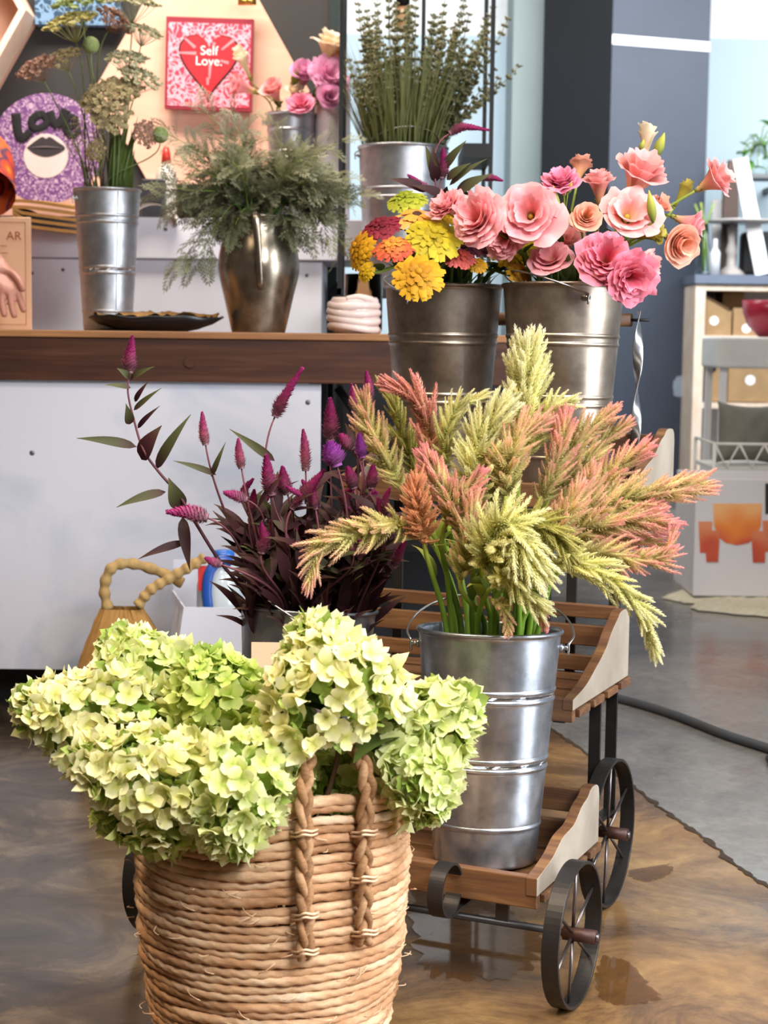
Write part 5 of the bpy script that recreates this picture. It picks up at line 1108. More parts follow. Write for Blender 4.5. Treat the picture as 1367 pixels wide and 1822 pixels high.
def celosia(px, Ys, width_px, n, mat, label, seed, at, ang=62, leaves=1, stem_from=None, lenf=1.0, stem_r=0.0042):
    g = rng(seed); Ys = Ys if isinstance(Ys, (list, tuple)) else [Ys]*len(px); pts = [P(u, v, y) for (u, v), y in zip(px, Ys)]
    t = thing('celosia_plume', label, 'flower', at(0, 0, 0)); wd_ = width_px*np.mean(Ys)/FPX
    mb = MB(); plume(mb, pts, wd_, int(n*1.2), seed, ang, lenf=lenf); part(mb, 'plume', M[mat], t)
    H = np.array(pts[0]); hd = norm(np.array(pts[1])-H); top = at(1, 0, 0); az = math.atan2((H-top)[1], (H-top)[0]); q_ = min(0.82, np.linalg.norm((H-top)[:2])/0.22+0.15*g.random())
    Rm = at(1.0, az+g.normal(0, .25), q_); B = at(0.02, az+g.normal(0, 1), 0.5*g.random())
    st = stem_pts(B, Rm, H, hd, 22, 0.36); mb = MB(); tube(mb, st, np.linspace(stem_r*1.15, stem_r*0.85, len(st)), 8, rr=g.random()); part(mb, 'stem', M['cel_stem'], t)
    for i in range(leaves):
        mb = MB(); k = int(len(st)*(0.55+0.18*i)); p = st[min(k, len(st)-1)]; a = g.random()*6.28; d = norm(np.array([math.cos(a), math.sin(a)*.7-.3, 0.45])); leaf(mb, p, p+d*0.075, 0.0095, 0.18, rr=g.random()); part(mb, 'leaf', M['cel_leaf'], t)
M['cel_leaf'] = petal('celosia_leaf', [(0, '6d8430'), (0.6, '8f9c3e'), (1, 'b0a858')], 0.25, 0.2)
cel = [
 ([(742, 938), (690, 935), (620, 955), (570, 975), (552, 1030)], [2.56, 2.53, 2.5, 2.49, 2.48], 62, 70, 'cel_mix', 'long pink and gold plume drooping furthest left, over the wine celosia', 66),
 ([(755, 965), (748, 920), (740, 885), (742, 862)], [2.55, 2.53, 2.52, 2.52], 56, 90, 'cel_orange', 'rounded orange crested plume left of centre', 75),
 ([(830, 960), (805, 900), (780, 850), (757, 812)], [2.56, 2.55, 2.54, 2.53], 46, 64, 'cel_pink', 'slanting plume with a bright pink tip, right above the orange crested one', 50),
 ([(762, 850), (765, 770), (745, 715), (690, 684)], [2.74, 2.74, 2.74, 2.74], 50, 62, 'cel_salmon', 'tall salmon flame-shaped plume curling left in front of the zinnia bucket', 48),
 ([(715, 870), (680, 800), (655, 750), (650, 712)], [2.76, 2.76, 2.76, 2.76], 52, 56, 'cel_mix', 'peach and gold plume at the upper left, left of the salmon flame', 58),
 ([(745, 860), (715, 770), (700, 720), (682, 690)], [2.8, 2.8, 2.8, 2.8], 40, 44, 'cel_olive', 'olive green plume between the peach and salmon ones', 45),
 ([(790, 840), (795, 770), (815, 725), (857, 706)], [2.72, 2.7, 2.7, 2.7], 40, 56, 'cel_yellow', 'small yellow plume nodding right, before the zinnia bucket', 55),
 ([(925, 830), (930, 760), (936, 700), (939, 634)], [2.66, 2.66, 2.66, 2.66], 84, 120, 'cel_yellow', 'tallest pale yellow plume pointing straight up', 60),
 ([(940, 800), (965, 750), (985, 725), (1016, 716)], [2.64, 2.64, 2.64, 2.64], 40, 52, 'cel_yellow', 'yellow side plume pointing right, beneath the tallest one', 55),
 ([(845, 900), (850, 830), (860, 780), (885, 738)], [2.62, 2.6, 2.6, 2.6], 84, 100, 'cel_yellow', 'broad golden yellow plume in the upper middle', 64),
 ([(900, 880), (905, 820), (925, 780), (950, 760)], [2.6, 2.58, 2.58, 2.58], 66, 74, 'cel_mix', 'soft golden peach plume below the tallest yellow one', 62),
 ([(980, 880), (1010, 820), (1040, 775), (1088, 733)], [2.66, 2.66, 2.66, 2.66], 48, 64, 'cel_mix', 'gold plume with a pink tip rising right before the lisianthus bucket', 52),
 ([(1000, 890), (1040, 830), (1070, 790), (1112, 756)], [2.66, 2.66, 2.67, 2.67], 40, 52, 'cel_mix', 'thin gold and pink plume just under the higher pink-tipped one', 50),
 ([(960, 900), (985, 840), (1000, 790), (1005, 745)], [2.62, 2.62, 2.62, 2.62], 48, 60, 'cel_pink', 'upright plume with pink tips in the middle right', 52),
 ([(1030, 900), (1075, 860), (1110, 825), (1150, 798)], [2.62, 2.62, 2.62, 2.62], 52, 62, 'cel_pink', 'pink plume rising right beside the wooden end panel of the top tier', 58),
 ([(1010, 950), (1080, 905), (1160, 880), (1248, 862)], [2.58, 2.57, 2.57, 2.58], 66, 92, 'cel_mix', 'long pink and gold plume reaching furthest to the right', 58),
 ([(1000, 960), (1060, 935), (1120, 925), (1180, 930)], [2.56, 2.55, 2.55, 2.56], 62, 80, 'cel_pink', 'pink-tipped plume pointing right, under the longest one', 62),
 ([(985, 1000), (1060, 985), (1130, 995), (1180, 990), (1197, 955)], [2.55, 2.52, 2.52, 2.52, 2.53], 52, 74, 'cel_pink', 'rosy plume curling up at its tip, low on the right', 62),
 ([(950, 1010), (1020, 1000), (1090, 1035), (1140, 1085), (1166, 1160)], [2.52, 2.48, 2.46, 2.46, 2.46], 50, 84, 'cel_yellow', 'long yellow plume arching down right past the cart panel', 60),
 ([(860, 1010), (880, 960), (905, 930), (935, 985), (960, 1015)], [2.52, 2.47, 2.45, 2.44, 2.44], 78, 110, 'cel_yellow', 'large soft yellow plume nodding at the front centre', 68),
 ([(880, 1040), (900, 1020), (930, 1050), (965, 1085)], [2.5, 2.46, 2.45, 2.45], 50, 60, 'cel_yellow', 'yellow plume hanging low over the rim at the front', 66),
 ([(820, 1030), (830, 980), (838, 940), (842, 900)], [2.54, 2.53, 2.52, 2.52], 58, 60, 'cel_mix', 'peach plume in the shadow left of the nodding yellow one', 62),
 ([(960, 985), (990, 945), (1010, 915), (1030, 880)], [2.53, 2.51, 2.5, 2.5], 62, 76, 'cel_mix', 'amber plume right of the nodding yellow one', 62),
 ([(1010, 990), (1030, 940), (1045, 890), (1052, 850)], [2.56, 2.55, 2.55, 2.55], 52, 60, 'cel_mix', 'golden pink plume leaning up at the middle right', 58),
 ([(930, 960), (950, 930), (985, 945), (1010, 985)], [2.5, 2.48, 2.47, 2.47], 56, 66, 'cel_olive', 'olive yellow plume drooping beside the nodding front one', 64),
 ([(880, 930), (875, 870), (870, 820), (868, 775)], [2.62, 2.62, 2.62, 2.62], 60, 66, 'cel_mix', 'peach gold plume deep in the centre of the bunch', 60),
 ([(1060, 950), (1100, 960), (1150, 960), (1180, 975)], [2.6, 2.6, 2.6, 2.6], 44, 50, 'cel_pink', 'rose plume tucked behind the lower right ones', 60),
 ([(795, 930), (815, 890), (835, 870), (850, 850)], [2.56, 2.54, 2.54, 2.54], 50, 56, 'cel_pink', 'soft salmon plume right of the orange crested one', 62),
 ([(880, 1070), (896, 1080), (903, 1100), (905, 1128)], [2.5, 2.47, 2.47, 2.47], 22, 26, 'cel_mix', 'tiny brownish side plume hanging over the front bucket rim', 55),
 ([(930, 1060), (950, 1075), (962, 1095), (970, 1118)], [2.5, 2.48, 2.48, 2.48], 22, 24, 'cel_pink', 'small faded pink side plume before the stems', 55),
]
for i, (px, Ys, wp, n, mat, label, ang) in enumerate(cel): celosia(px, Ys, wp, n, mat, label, 700+i, B_front, ang, leaves=1 if i % 2 else 2)

# --- wine-coloured spiked celosia
M['spk'] = petal('wheat_celosia_spike', [(0, '8f6a74'), (0.25, 'a8607c'), (0.6, 'a83a72'), (1, '8e2160')], 0.15, 0.25)
M['spk_pale'] = petal('wheat_celosia_spike_pale', [(0, 'b48a8e'), (0.35, 'c2708c'), (0.7, 'bb4f80'), (1, 'a03068')], 0.15, 0.22)
M['spk_violet'] = petal('wheat_celosia_spike_violet', [(0, 'a862a8'), (0.5, 'a04aa2'), (1, '8a2c86')], 0.15, 0.22)
def bract_spike(mb, pts, r, seed, dens=1.0):
    g = rng(seed); q = spline(pts, 40); L = np.linalg.norm(np.diff(q, axis=0), axis=1).sum(); n = int(190*dens); locs = []; mats = []; ts = []; rs = []
    TV = np.array([[0, 0, 0], [0.34, 0.10, 0.55], [0, 0, 1.0], [-0.34, 0.10, 0.55]]); tube(mb, q, r*0.55*(1-np.linspace(0, 1, len(q))**3)+0.0004, 6, t=(0, 1), rr=0.3)
    for i in range(n):
        s = (i+0.5)/n; k = min(len(q)-2, int(s*(len(q)-1))); p = q[k]+(q[k+1]-q[k])*(s*(len(q)-1)-k); tg = norm(q[k+1]-q[k]); A = frame(tg); a = i*2.39996; rd = A[:, 0]*math.cos(a)+A[:, 1]*math.sin(a)
        pr = (1-s**2.2)**0.8*min(1, 0.55+2.5*s); d = norm(rd*(0.9-0.55*s)+tg*(0.5+0.6*s)); Bm = frame(d, tg); sz = r*(0.55+0.55*pr)*(0.85+0.3*g.random()); locs.append(p+rd*r*0.35*pr); mats.append(Bm*sz); ts.append(s); rs.append(np.clip(0.5+.3*g.normal(), 0, 1))
    K = len(locs); V = np.einsum('kij,nj->kni', np.array(mats), TV)+np.array(locs)[:, None]
    F = np.array([[0, 1, 2, 3]])[None]+np.arange(K)[:, None, None]*4; mb.add(V.reshape(-1, 3), F.reshape(-1, 4), np.repeat(ts, 4), np.repeat(rs, 4))
def wine_stem(spike_px, rpx, Y, label, seed, mat='spk', via=(), leaves=3, leaf_px=(), group=None, at=None, name='wheat_celosia', Lf=0.075):
    at = at or B_wine; g = rng(seed); Ys = Y; pts = [P(u, v, Ys) for u, v in spike_px]; t = thing(name, label, 'flower', at(0, 0, 0), group=group)
    mb = MB(); bract_spike(mb, pts, rpx*Ys/FPX, seed); part(mb, 'flower_spike', M[mat], t)
    H = np.array(pts[0]); hd = norm(np.array(pts[1])-H); top = at(1, 0, 0)
    if via:
        vp = [P(u, v, y) for u, v, y in via]; az = math.atan2((vp[0]-top)[1], (vp[0]-top)[0]); st = np.concatenate([[at(0.02, az+2.5, 0.5)], spline([at(1.0, az, 0.8)]+vp+[H], 40)])
    else:
        az = math.atan2((H-top)[1], (H-top)[0]); Rm = at(1.0, az+g.normal(0, .5), min(0.85, 0.2+np.linalg.norm((H-top)[:2])/0.25)); st = stem_pts(at(0.02, az+2.5, 0.5*g.random()), Rm, H, hd, 24, 0.3)
    mb = MB(); tube(mb, st, np.linspace(0.0032, 0.0014, len(st)), 7, rr=g.random()); part(mb, 'stem', M['stem_wine'], t)
    for (a, b, wp) in leaf_px:
        mb = MB(); leaf(mb, P(a[0], a[1], Ys), P(b[0], b[1], Ys-0.02), wp*Ys/FPX, 0.10, rr=g.random(), n=10, side=P(1, 0, Ys)*0+np.array([0.2, -0.5, -0.8]) if False else None, up=(g.normal(0, .2), -1.0, 0.4)); part(mb, 'leaf', M['leaf_olive' if g.random() < .6 else 'leaf_wine'], t)
    for i in range(leaves):
        k = int(len(st)*g.uniform(0.25, 0.85)); p = st[k]; a = g.random()*6.28; d = norm(np.array([math.cos(a)*.75, math.sin(a)*.6, g.uniform(.1, .8)])); L = Lf*g.uniform(.6, 1.25)
        mb = MB(); leaf(mb, p, p+d*L, L*0.105, g.uniform(.02, .22), up=(0, -0.6, 0.8), rr=g.random()); part(mb, 'leaf', M['leaf_wine' if g.random() < .75 else 'leaf_olive'], t)
YW = 2.72
wine = [
 ([(229, 664), (231, 635), (235, 603)], 13, 2.70, 'spk', 'tall wine celosia stem arching far left, pink spike against the dark counter edge',
   dict(via=((400, 1010, 2.70), (345, 925, 2.69), (318, 880, 2.69), (283, 840, 2.69), (255, 800, 2.69), (238, 745, 2.70), (228, 700, 2.70)), leaves=0,
        leaf_px=(((243, 795), (136, 780), 9), ((252, 818), (288, 757), 17), ((278, 835), (340, 737), 10), ((295, 875), (207, 903), 9), ((233, 690), (186, 685), 5), ((238, 730), (288, 690), 5), ((240, 715), (265, 678), 5), ((245, 762), (285, 722), 5), ((232, 675), (275, 652), 6), ((232, 672), (208, 655), 7), ((231, 755), (224, 718), 9), ((322, 905), (300, 850), 16), ((325, 920), (338, 1015), 11), ((330, 965), (246, 995), 8)))),
 ([(366, 792), (362, 765), (360, 736)], 10, 2.72, 'spk_pale', 'pink spike on a thin bare stem, third from the left', dict(leaves=1, leaf_px=(((376, 848), (402, 786), 5), ((385, 845), (308, 820), 6)))),
 ([(430, 834), (426, 808), (424, 784)], 10, 2.70, 'spk_pale', 'short pink spike right of the bare-stemmed one', dict(leaves=2)),
 ([(489, 742), (505, 708), (536, 658)], 13, 2.74, 'spk', 'tall bent spike curving right, magenta tip before the counter edge', dict(leaves=0, leaf_px=(((489, 820), (408, 763), 8),))),
 ([(370, 922), (340, 912), (303, 911)], 16, 2.66, 'spk', 'magenta spike lying sideways to the left', dict(leaves=2)),
 ([(440, 890), (420, 882), (402, 877)], 11, 2.66, 'spk', 'short magenta spike pointing left at middle height', dict(leaves=3)),
 ([(484, 882), (478, 850), (474, 815)], 15, 2.66, 'spk', 'stout magenta spike in the centre left of the wine bunch', dict(leaves=3)),
 ([(512, 880), (506, 858), (503, 835)], 13, 2.68, 'spk', 'magenta spike just right of the stout one', dict(leaves=3)),
 ([(544, 838), (543, 800), (540, 768)], 11, 2.74, 'spk_pale', 'pale pink upright spike against the white panel edge', dict(leaves=1)),
 ([(530, 885), (550, 868), (574, 840)], 13, 2.66, 'spk', 'magenta spike slanting up right under the violet round one', dict(leaves=3)),
 ([(588, 785), (589, 750), (588, 714)], 15, 2.78, 'spk', 'violet-magenta spike before the dark gap right of the white panel', dict(leaves=2)),
 ([(600, 830), (594, 812), (588, 795)], 20, 2.64, 'spk_violet', 'bright violet spike seen nearly end-on', dict(leaves=2)),
 ([(656, 718), (656, 690), (653, 664)], 10, 2.84, 'spk', 'dark magenta spike highest at the right of the wine bunch', dict(leaves=1)),
 ([(630, 730), (628, 710), (626, 686)], 9, 2.84, 'spk', 'narrow dark spike left of the highest right one', dict(leaves=1)),
 ([(645, 815), (642, 795), (640, 775)], 11, 2.70, 'spk_violet', 'small violet spike under the peach celosia plume', dict(leaves=3)),
 ([(628, 800), (615, 785), (608, 776)], 11, 2.72, 'spk', 'small magenta spike touching the peach celosia plume', dict(leaves=3)),
 ([(630, 870), (625, 850), (620, 835)], 12, 2.68, 'spk', 'magenta spike in the shade below the small violet one', dict(leaves=4)),
 ([(660, 870), (662, 850), (664, 832)], 12, 2.68, 'spk', 'shaded magenta spike furthest right in the wine bunch', dict(leaves=4)),
 ([(465, 985), (470, 960), (466, 935)], 12, 2.64, 'spk', 'dull wine spike low among the dark leaves', dict(leaves=4)),
 ([(395, 1005), (380, 1000), (368, 994)], 9, 2.64, 'spk', 'tiny wine spike low at the left beside the blue jug handle', dict(leaves=3)),
 ([(640, 915), (655, 900), (668, 880)], 13, 2.68, 'spk', 'wine spike behind the drooping left plume', dict(leaves=4)),
 ([(700, 1010), (710, 985), (722, 960)], 10, 2.74, 'spk', 'purple spike in the gap between the two lower buckets', dict(leaves=3)),
]
for i, (sp, r, Y, mat, label, kw) in enumerate(wine): wine_stem(sp, r, Y, label, 900+i, mat, **kw)
g = rng(44)
for i in range(30):
    u = g.uniform(410, 700); v = g.uniform(860, 985); Y = g.uniform(2.62, 2.84)
    wine_stem([(u, v+22), (u+g.normal(0, 4), v), (u+g.normal(0, 8), v-18)], g.uniform(6, 10), Y, 'dark wine celosia stem with narrow leaves in the dense middle of the bunch', 950+i, 'spk', leaves=7, group='dark stems of the wine celosia bunch', Lf=0.085)
t = thing('celosia_foliage', 'mass of dark wine leaves crowding the rim behind the tall hydrangea', 'foliage', B_wine(0, 0, 0)); mb = MB()
for i in range(240):
    a = g.random()*6.28; q = math.sqrt(g.random())*0.95; p = B_wine(1.0, a, q)+np.array([math.cos(a), math.sin(a), 0])*0.01+[0, 0, g.uniform(-0.05, 0.11)]; d = norm(np.array([math.cos(a)*.7+g.normal(0, .3), math.sin(a)*.5+g.normal(0, .3), g.uniform(.3, 1.3)])); L = g.uniform(.05, .10); leaf(mb, p, p+d*L, L*0.11, g.uniform(0, .2), up=(0, -0.6, .8), rr=g.random())
part(mb, 'foliage', M['leaf_wine'], t)
# sprigs of the same kind in the zinnia bucket
YZ = 3.2
zs_ = [
 ([(800, 238), (825, 226), (868, 231)], 9, 'topmost magenta sprig bending right before the lavender', (((790, 300), (830, 250), 8),)),
 ([(785, 318), (790, 295), (789, 268)], 11, 'upright magenta sprig above the frilly pink lisianthus', (((780, 320), (757, 258), 9), ((795, 320), (838, 290), 8), ((775, 325), (770, 260), 10))),
 ([(860, 318), (875, 316), (893, 321)], 7, 'pink-tipped sprig pointing right over the lisianthus', (((812, 345), (875, 310), 11), ((815, 345), (848, 352), 6), ((800, 330), (868, 282), 6))),
 ([(775, 345), (745, 325), (728, 313)], 8, 'dark sprig leaning left over the lime zinnia', (((760, 340), (692, 318), 10), ((790, 350), (733, 330), 9))),
]
for i, (sp, r, label, lp) in enumerate(zs_): wine_stem(sp, r, YZ, 'wine celosia '+label if 'sprig' in label else label, 1000+i, 'spk', leaves=2, leaf_px=lp, at=B_zin)

# --- hydrangea panicles
def floret_template(seed):
    g = rng(seed); V = []; F = []; T = []
    n = 4
    for i in range(4):
        a = i*PI/2+g.normal(0, .12); L = 0.9+0.2*g.random(); cup = g.uniform(-0.05, 0.5); tw = g.normal(0, .2)
        s = np.linspace(0, 1, n)[:, None]; w = np.linspace(-1, 1, n)[None]; ww = 0.52*np.sqrt(np.clip(s*2.1-1.25*s**3, 0.03, 2))*np.where(s > .97, .55, 1)
        x = L*s+0*w; y = w*ww; z = cup*s**2+0.10*w*w*s+tw*w*s; b = len(V)
        V += list(np.stack([x*math.cos(a)-y*math.sin(a), x*math.sin(a)+y*math.cos(a), z], -1).reshape(-1, 3)); F += list(sheet(n, n)+b); T += list((s+0*w).ravel())
    return np.array(V), np.array(F), np.array(T)
FLR = [floret_template(i) for i in range(5)]
M['hyd'] = petal('hydrangea_petal', [(0, 'a9bd4e'), (0.3, 'd2da84'), (1, 'eeefba')], 0.36, 0.16, 0.55)
M['hyd_warm'] = petal('hydrangea_petal_creamy', [(0, 'b5ba50'), (0.3, 'dcd988'), (1, 'f4efc4')], 0.36, 0.15, 0.55)
M['hyd_green'] = petal('hydrangea_petal_lime', [(0, '94ae3c'), (0.35, 'bacc5e'), (1, 'dce292')], 0.36, 0.18, 0.55)
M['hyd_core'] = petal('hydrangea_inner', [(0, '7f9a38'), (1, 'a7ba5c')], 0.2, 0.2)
M['hyd_stem'] = plain('hydrangea_stem', '6b4a34', 0.7, 0, 0.2, 30)
def bask_at(f, a, q): return np.array([BX+q*0.135*math.cos(a), BY+q*0.135*math.sin(a), 0.02+0.37*f])
def hydrangea(px, Ys, rpx, n, mat, label, seed, blunt=0.75, rise=None):
    g = rng(seed); pts = [P(u, v, y) for (u, v), y in zip(px, Ys)]; q = spline(pts, 40); Rm_ = rpx*np.mean(Ys)/FPX
    t = thing('hydrangea', label, 'flower', (BX, BY, 0.02))
    def rp(s): return Rm_*min(1, (s/0.16+0.25)**0.6)*(1-max(0, (s-0.30)/0.72)**1.7)**blunt if s < 1 else 0
    def surf(nn, rf, lo, hi, sz, mb, rbase, tilt):
        for i in range(nn):
            s = min(0.995, ((i+0.5)/nn)**0.9); k = min(len(q)-2, int(s*(len(q)-1))); p = q[k]+(q[k+1]-q[k])*(s*(len(q)-1)-k); tg = norm(q[k+1]-q[k]); A = frame(tg); a = i*2.39996+g.normal(0, .2)
            R = rp(s)*rf*(0.90+0.20*g.random())*(1+0.10*math.sin(3*a+seed)*math.sin(7*s+seed)); rd = A[:, 0]*math.cos(a)+A[:, 1]*math.sin(a); slope = 0.15+1.5*max(0, s-0.45)
            d = norm(rd+tg*slope+g.normal(0, tilt, 3)); ds = sz*(0.78+0.45*g.random()); TV, TF, TT = FLR[g.integers(0, 5)]; B = frame(d)@rot3(0, 0, g.random()*6.28)
            mb.add((TV*ds)@B.T+p+rd*R, TF, TT, np.clip(rbase+g.normal(0, .2), 0, 1))
    mb = MB(); surf(n, 1.0, 0, 1, 0.0168, mb, 0.60, 0.42); f_ = part(mb, 'flower_head', M[mat], t)
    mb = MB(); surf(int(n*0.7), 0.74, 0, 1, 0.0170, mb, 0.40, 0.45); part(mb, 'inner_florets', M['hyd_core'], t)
    H = np.array(pts[0]); hd = norm(pts[1]-H); az = math.atan2(H[1]-BY, H[0]-BX); qd = min(0.95, np.linalg.norm(H[:2]-[BX, BY])/0.14)
    st = stem_pts(bask_at(0, az+PI, 0.5), bask_at(0.98, az, qd), H, hd, 16, 0.3) if H[2] > 0.36 else spline([bask_at(0, az+PI, 0.5), bask_at(0.8, az, qd*0.8), H], 20)
    st = np.concatenate([st, q[1:24]]); mb = MB(); tube(mb, st, np.linspace(0.0038, 0.0014, len(st)), 7); part(mb, 'stem', M['hyd_stem'], t)
    for i in range(3):
        mb = MB(); p = np.array(pts[0])+g.normal(0, .01, 3); a = g.random()*6.28; d = norm(np.array([math.cos(a), math.sin(a)*.6, -.15])); leaf(mb, p, p+d*0.085, 0.026, .15, rr=g.random()*.5, shape=.75); part(mb, 'leaf', M['leaf_green'], t)
hyd = [
 ([(602, 1278), (590, 1230), (572, 1175), (548, 1106)], [2.10, 2.09, 2.10, 2.12], 118, 185, 'hyd_warm', 'tall cream-topped hydrangea cone standing in the centre above the handle', .85),
 ([(668, 1400), (720, 1345), (775, 1290), (838, 1236)], [2.20, 2.17, 2.15, 2.14], 98, 165, 'hyd', 'hydrangea cone leaning right, in front of the galvanized bucket', .62),
 ([(720, 1330), (745, 1370), (760, 1410), (768, 1455)], [2.14, 2.11, 2.09, 2.08], 62, 80, 'hyd', 'small pale hydrangea drooping over the right basket edge', .6),
 ([(360, 1340), (300, 1260), (250, 1195), (205, 1130)], [2.30, 2.30, 2.30, 2.30], 100, 165, 'hyd', 'green-cream hydrangea cone leaning up left, before the paper bag', .6),
 ([(300, 1370), (215, 1310), (130, 1275), (34, 1252)], [2.24, 2.22, 2.21, 2.20], 98, 175, 'hyd_warm', 'yellowish hydrangea cone reaching furthest to the left', .62),
 ([(430, 1350), (400, 1280), (372, 1220), (345, 1170)], [2.24, 2.23, 2.22, 2.22], 92, 150, 'hyd_green', 'lime green hydrangea cone just left of the tall central one', .62),
 ([(390, 1420), (300, 1395), (220, 1370), (140, 1340)], [2.12, 2.08, 2.06, 2.05], 92, 165, 'hyd_warm', 'broad creamy hydrangea cone lying left across the front rim', .7),
 ([(440, 1350), (425, 1400), (415, 1450), (412, 1515)], [2.10, 2.06, 2.04, 2.03], 96, 150, 'hyd', 'white-lit hydrangea drooping over the front of the basket', .55),
 ([(350, 1420), (290, 1440), (240, 1450), (180, 1440)], [2.12, 2.10, 2.09, 2.09], 72, 105, 'hyd_green', 'shaded green hydrangea under the broad creamy one', .65),
 ([(480, 1400), (490, 1360), (500, 1320), (505, 1280)], [2.16, 2.14, 2.13, 2.13], 80, 110, 'hyd_green', 'shaded lime hydrangea sunk beside the left handle strand', .6),
 ([(620, 1430), (612, 1400), (606, 1375), (604, 1350)], [2.20, 2.19, 2.19, 2.19], 84, 105, 'hyd_green', 'green hydrangea seen through the handle loop', .6),
 ([(330, 1330), (320, 1300), (318, 1270), (322, 1240)], [2.30, 2.28, 2.28, 2.28], 84, 105, 'hyd_green', 'lime hydrangea filling the middle left of the basket', .6),
]
for i, (px, Ys, r, n, mat, label, bl) in enumerate(hyd): hydrangea(px, Ys, r, n, mat, label, 1100+i, bl)

# --- lace flowers (umbels) in the slim bucket
M['um_white'] = petal('lace_white', [(0, 'a5a878'), (1, 'dbd4b2')], 0.2, 0.18); M['um_tan'] = petal('lace_tan', [(0, 'a59a66'), (1, 'd0bd92')], 0.2, 0.2)
M['um_pink'] = petal('lace_dusky_pink', [(0, '93805a'), (1, 'c0907f')], 0.2, 0.2); M['um_green'] = petal('lace_green', [(0, '7f9450'), (1, 'b3c080')], 0.2, 0.18); M['um_yellow'] = petal('lace_yellow', [(0, 'a3a052'), (1, 'd3c884')], 0.2, 0.16)
M['lace_stem'] = petal('lace_stem', [(0, '4d5f33'), (1, '87965f')], 0, 0.2); M['dry_stem'] = petal('dried_stem', [(0, '6a5546'), (1, '8a705c')], 0, 0.2)
TVf = np.array([[1, 0, .25], [0, 1, .25], [-1, 0, .25], [0, -1, .25], [0, 0, 0.0]]); TFf = np.array([[0, 1, 4], [1, 2, 4], [2, 3, 4], [3, 0, 4]])
def umbel(mb, c, d, R, seed, rays=26, dome=0.25):
    g = rng(seed); A = frame(d); locs = []; mats = []
    base = np.asarray(c)-norm(d)*R*0.75
    for i in range(rays):
        r = math.sqrt((i+.5)/rays); a = i*2.39996; e = np.array([R*r*math.cos(a), R*r*math.sin(a), R*dome*(1-r*r)*1.2])@A.T+c; tube(mb, spline([base, (base+e)/2+norm(d)*R*-0.06, e], 6), 0.0006, 4, rr=.2, caps=False)
        for j in range(15):
            rr = R*0.17*math.sqrt(g.random()); b = g.random()*6.28; p = e+A[:, 0]*rr*math.cos(b)+A[:, 1]*rr*math.sin(b)+norm(d)*g.normal(0, .03)*R; locs.append(p); mats.append(frame(norm(d)+g.normal(0, .45, 3))*(R*0.098*(0.8+.5*g.random())))
    stamp(mb, TVf, TFf, np.array([1, 1, 1, 1, 0.]), np.array(mats), np.array(locs), g.random(len(locs)))
def lace(u, v, Y, rpx, d, mat, label, seed, dome=.25, group=None):
    g = rng(seed); d = norm(d); R = rpx*Y/FPX; c = P(u, v, Y); t = thing('lace_flower', label, 'flower', B_lace(0, 0, 0), group=group)
    mb = MB(); umbel(mb, c, d, R, seed, dome=dome); part(mb, 'umbel', M[mat], t)
    H = c-d*R*0.75; top = B_lace(1, 0, 0); az = math.atan2((H-top)[1], (H-top)[0]); st = stem_pts(B_lace(0.02, az+3, .4*g.random()), B_lace(1.0, az+g.normal(0, .5), .3+.5*g.random()), H, d, 22, .3); mb = MB(); tube(mb, st, np.linspace(.0028, .0016, len(st)), 7, rr=g.random()); part(mb, 'stem', M['lace_stem'], t)
lc = [
 (125, 42, 4.5, 46, D(-.25, -.35, .9), 'um_yellow', 'flat yellowish lace flower second from the left at the top'), (142, 8, 4.54, 46, D(-.1, -.3, .95), 'um_green', 'green-white lace flower cut by the top edge, left one'),
 (238, 8, 4.52, 44, D(.1, -.2, .97), 'um_white', 'white lace flower cut by the top edge, above the lace bunch'), (205, 36, 4.56, 34, D(.5, -.35, .6), 'um_pink', 'dusky lace flower tilted right below the top edge'),
 (66, 122, 4.46, 36, D(-.35, -.55, .75), 'um_pink', 'dusky pink lace flower furthest left'), (112, 104, 4.5, 33, D(-.3, -.5, .8), 'um_tan', 'tan lace flower touching the dusky pink one'),
 (257, 58, 4.52, 33, D(.3, -.3, .9), 'um_white', 'small white lace flower at the upper right of the bunch'), (228, 106, 4.5, 36, D(.1, -.4, .9), 'um_white', 'flat white lace flower in the middle right'),
 (190, 172, 4.44, 44, D(-.25, -.7, .6), 'um_tan', 'broad tan lace flower in the middle of the bunch'), (250, 140, 4.48, 38, D(.35, -.4, .8), 'um_white', 'white lace flower right of the broad tan one'),
 (222, 160, 4.46, 34, D(.1, -.6, .7), 'um_tan', 'tan lace flower overlapping the broad one on its right'), (172, 268, 4.42, 20, D(-.4, -.8, .1), 'um_tan', 'faded lace flower nodding low, before the purple record'),
 (200, 205, 4.43, 34, D(.05, -.9, .3), 'um_tan', 'tan lace flower just under the broad middle one'), (258, 238, 4.46, 24, D(.5, -.6, .1), 'um_pink', 'small dusky lace flower low at the right'),
]
for i, (u, v, Y, r, d, mat, label) in enumerate(lc): lace(u, v, Y, r, d, mat, label, 1300+i)
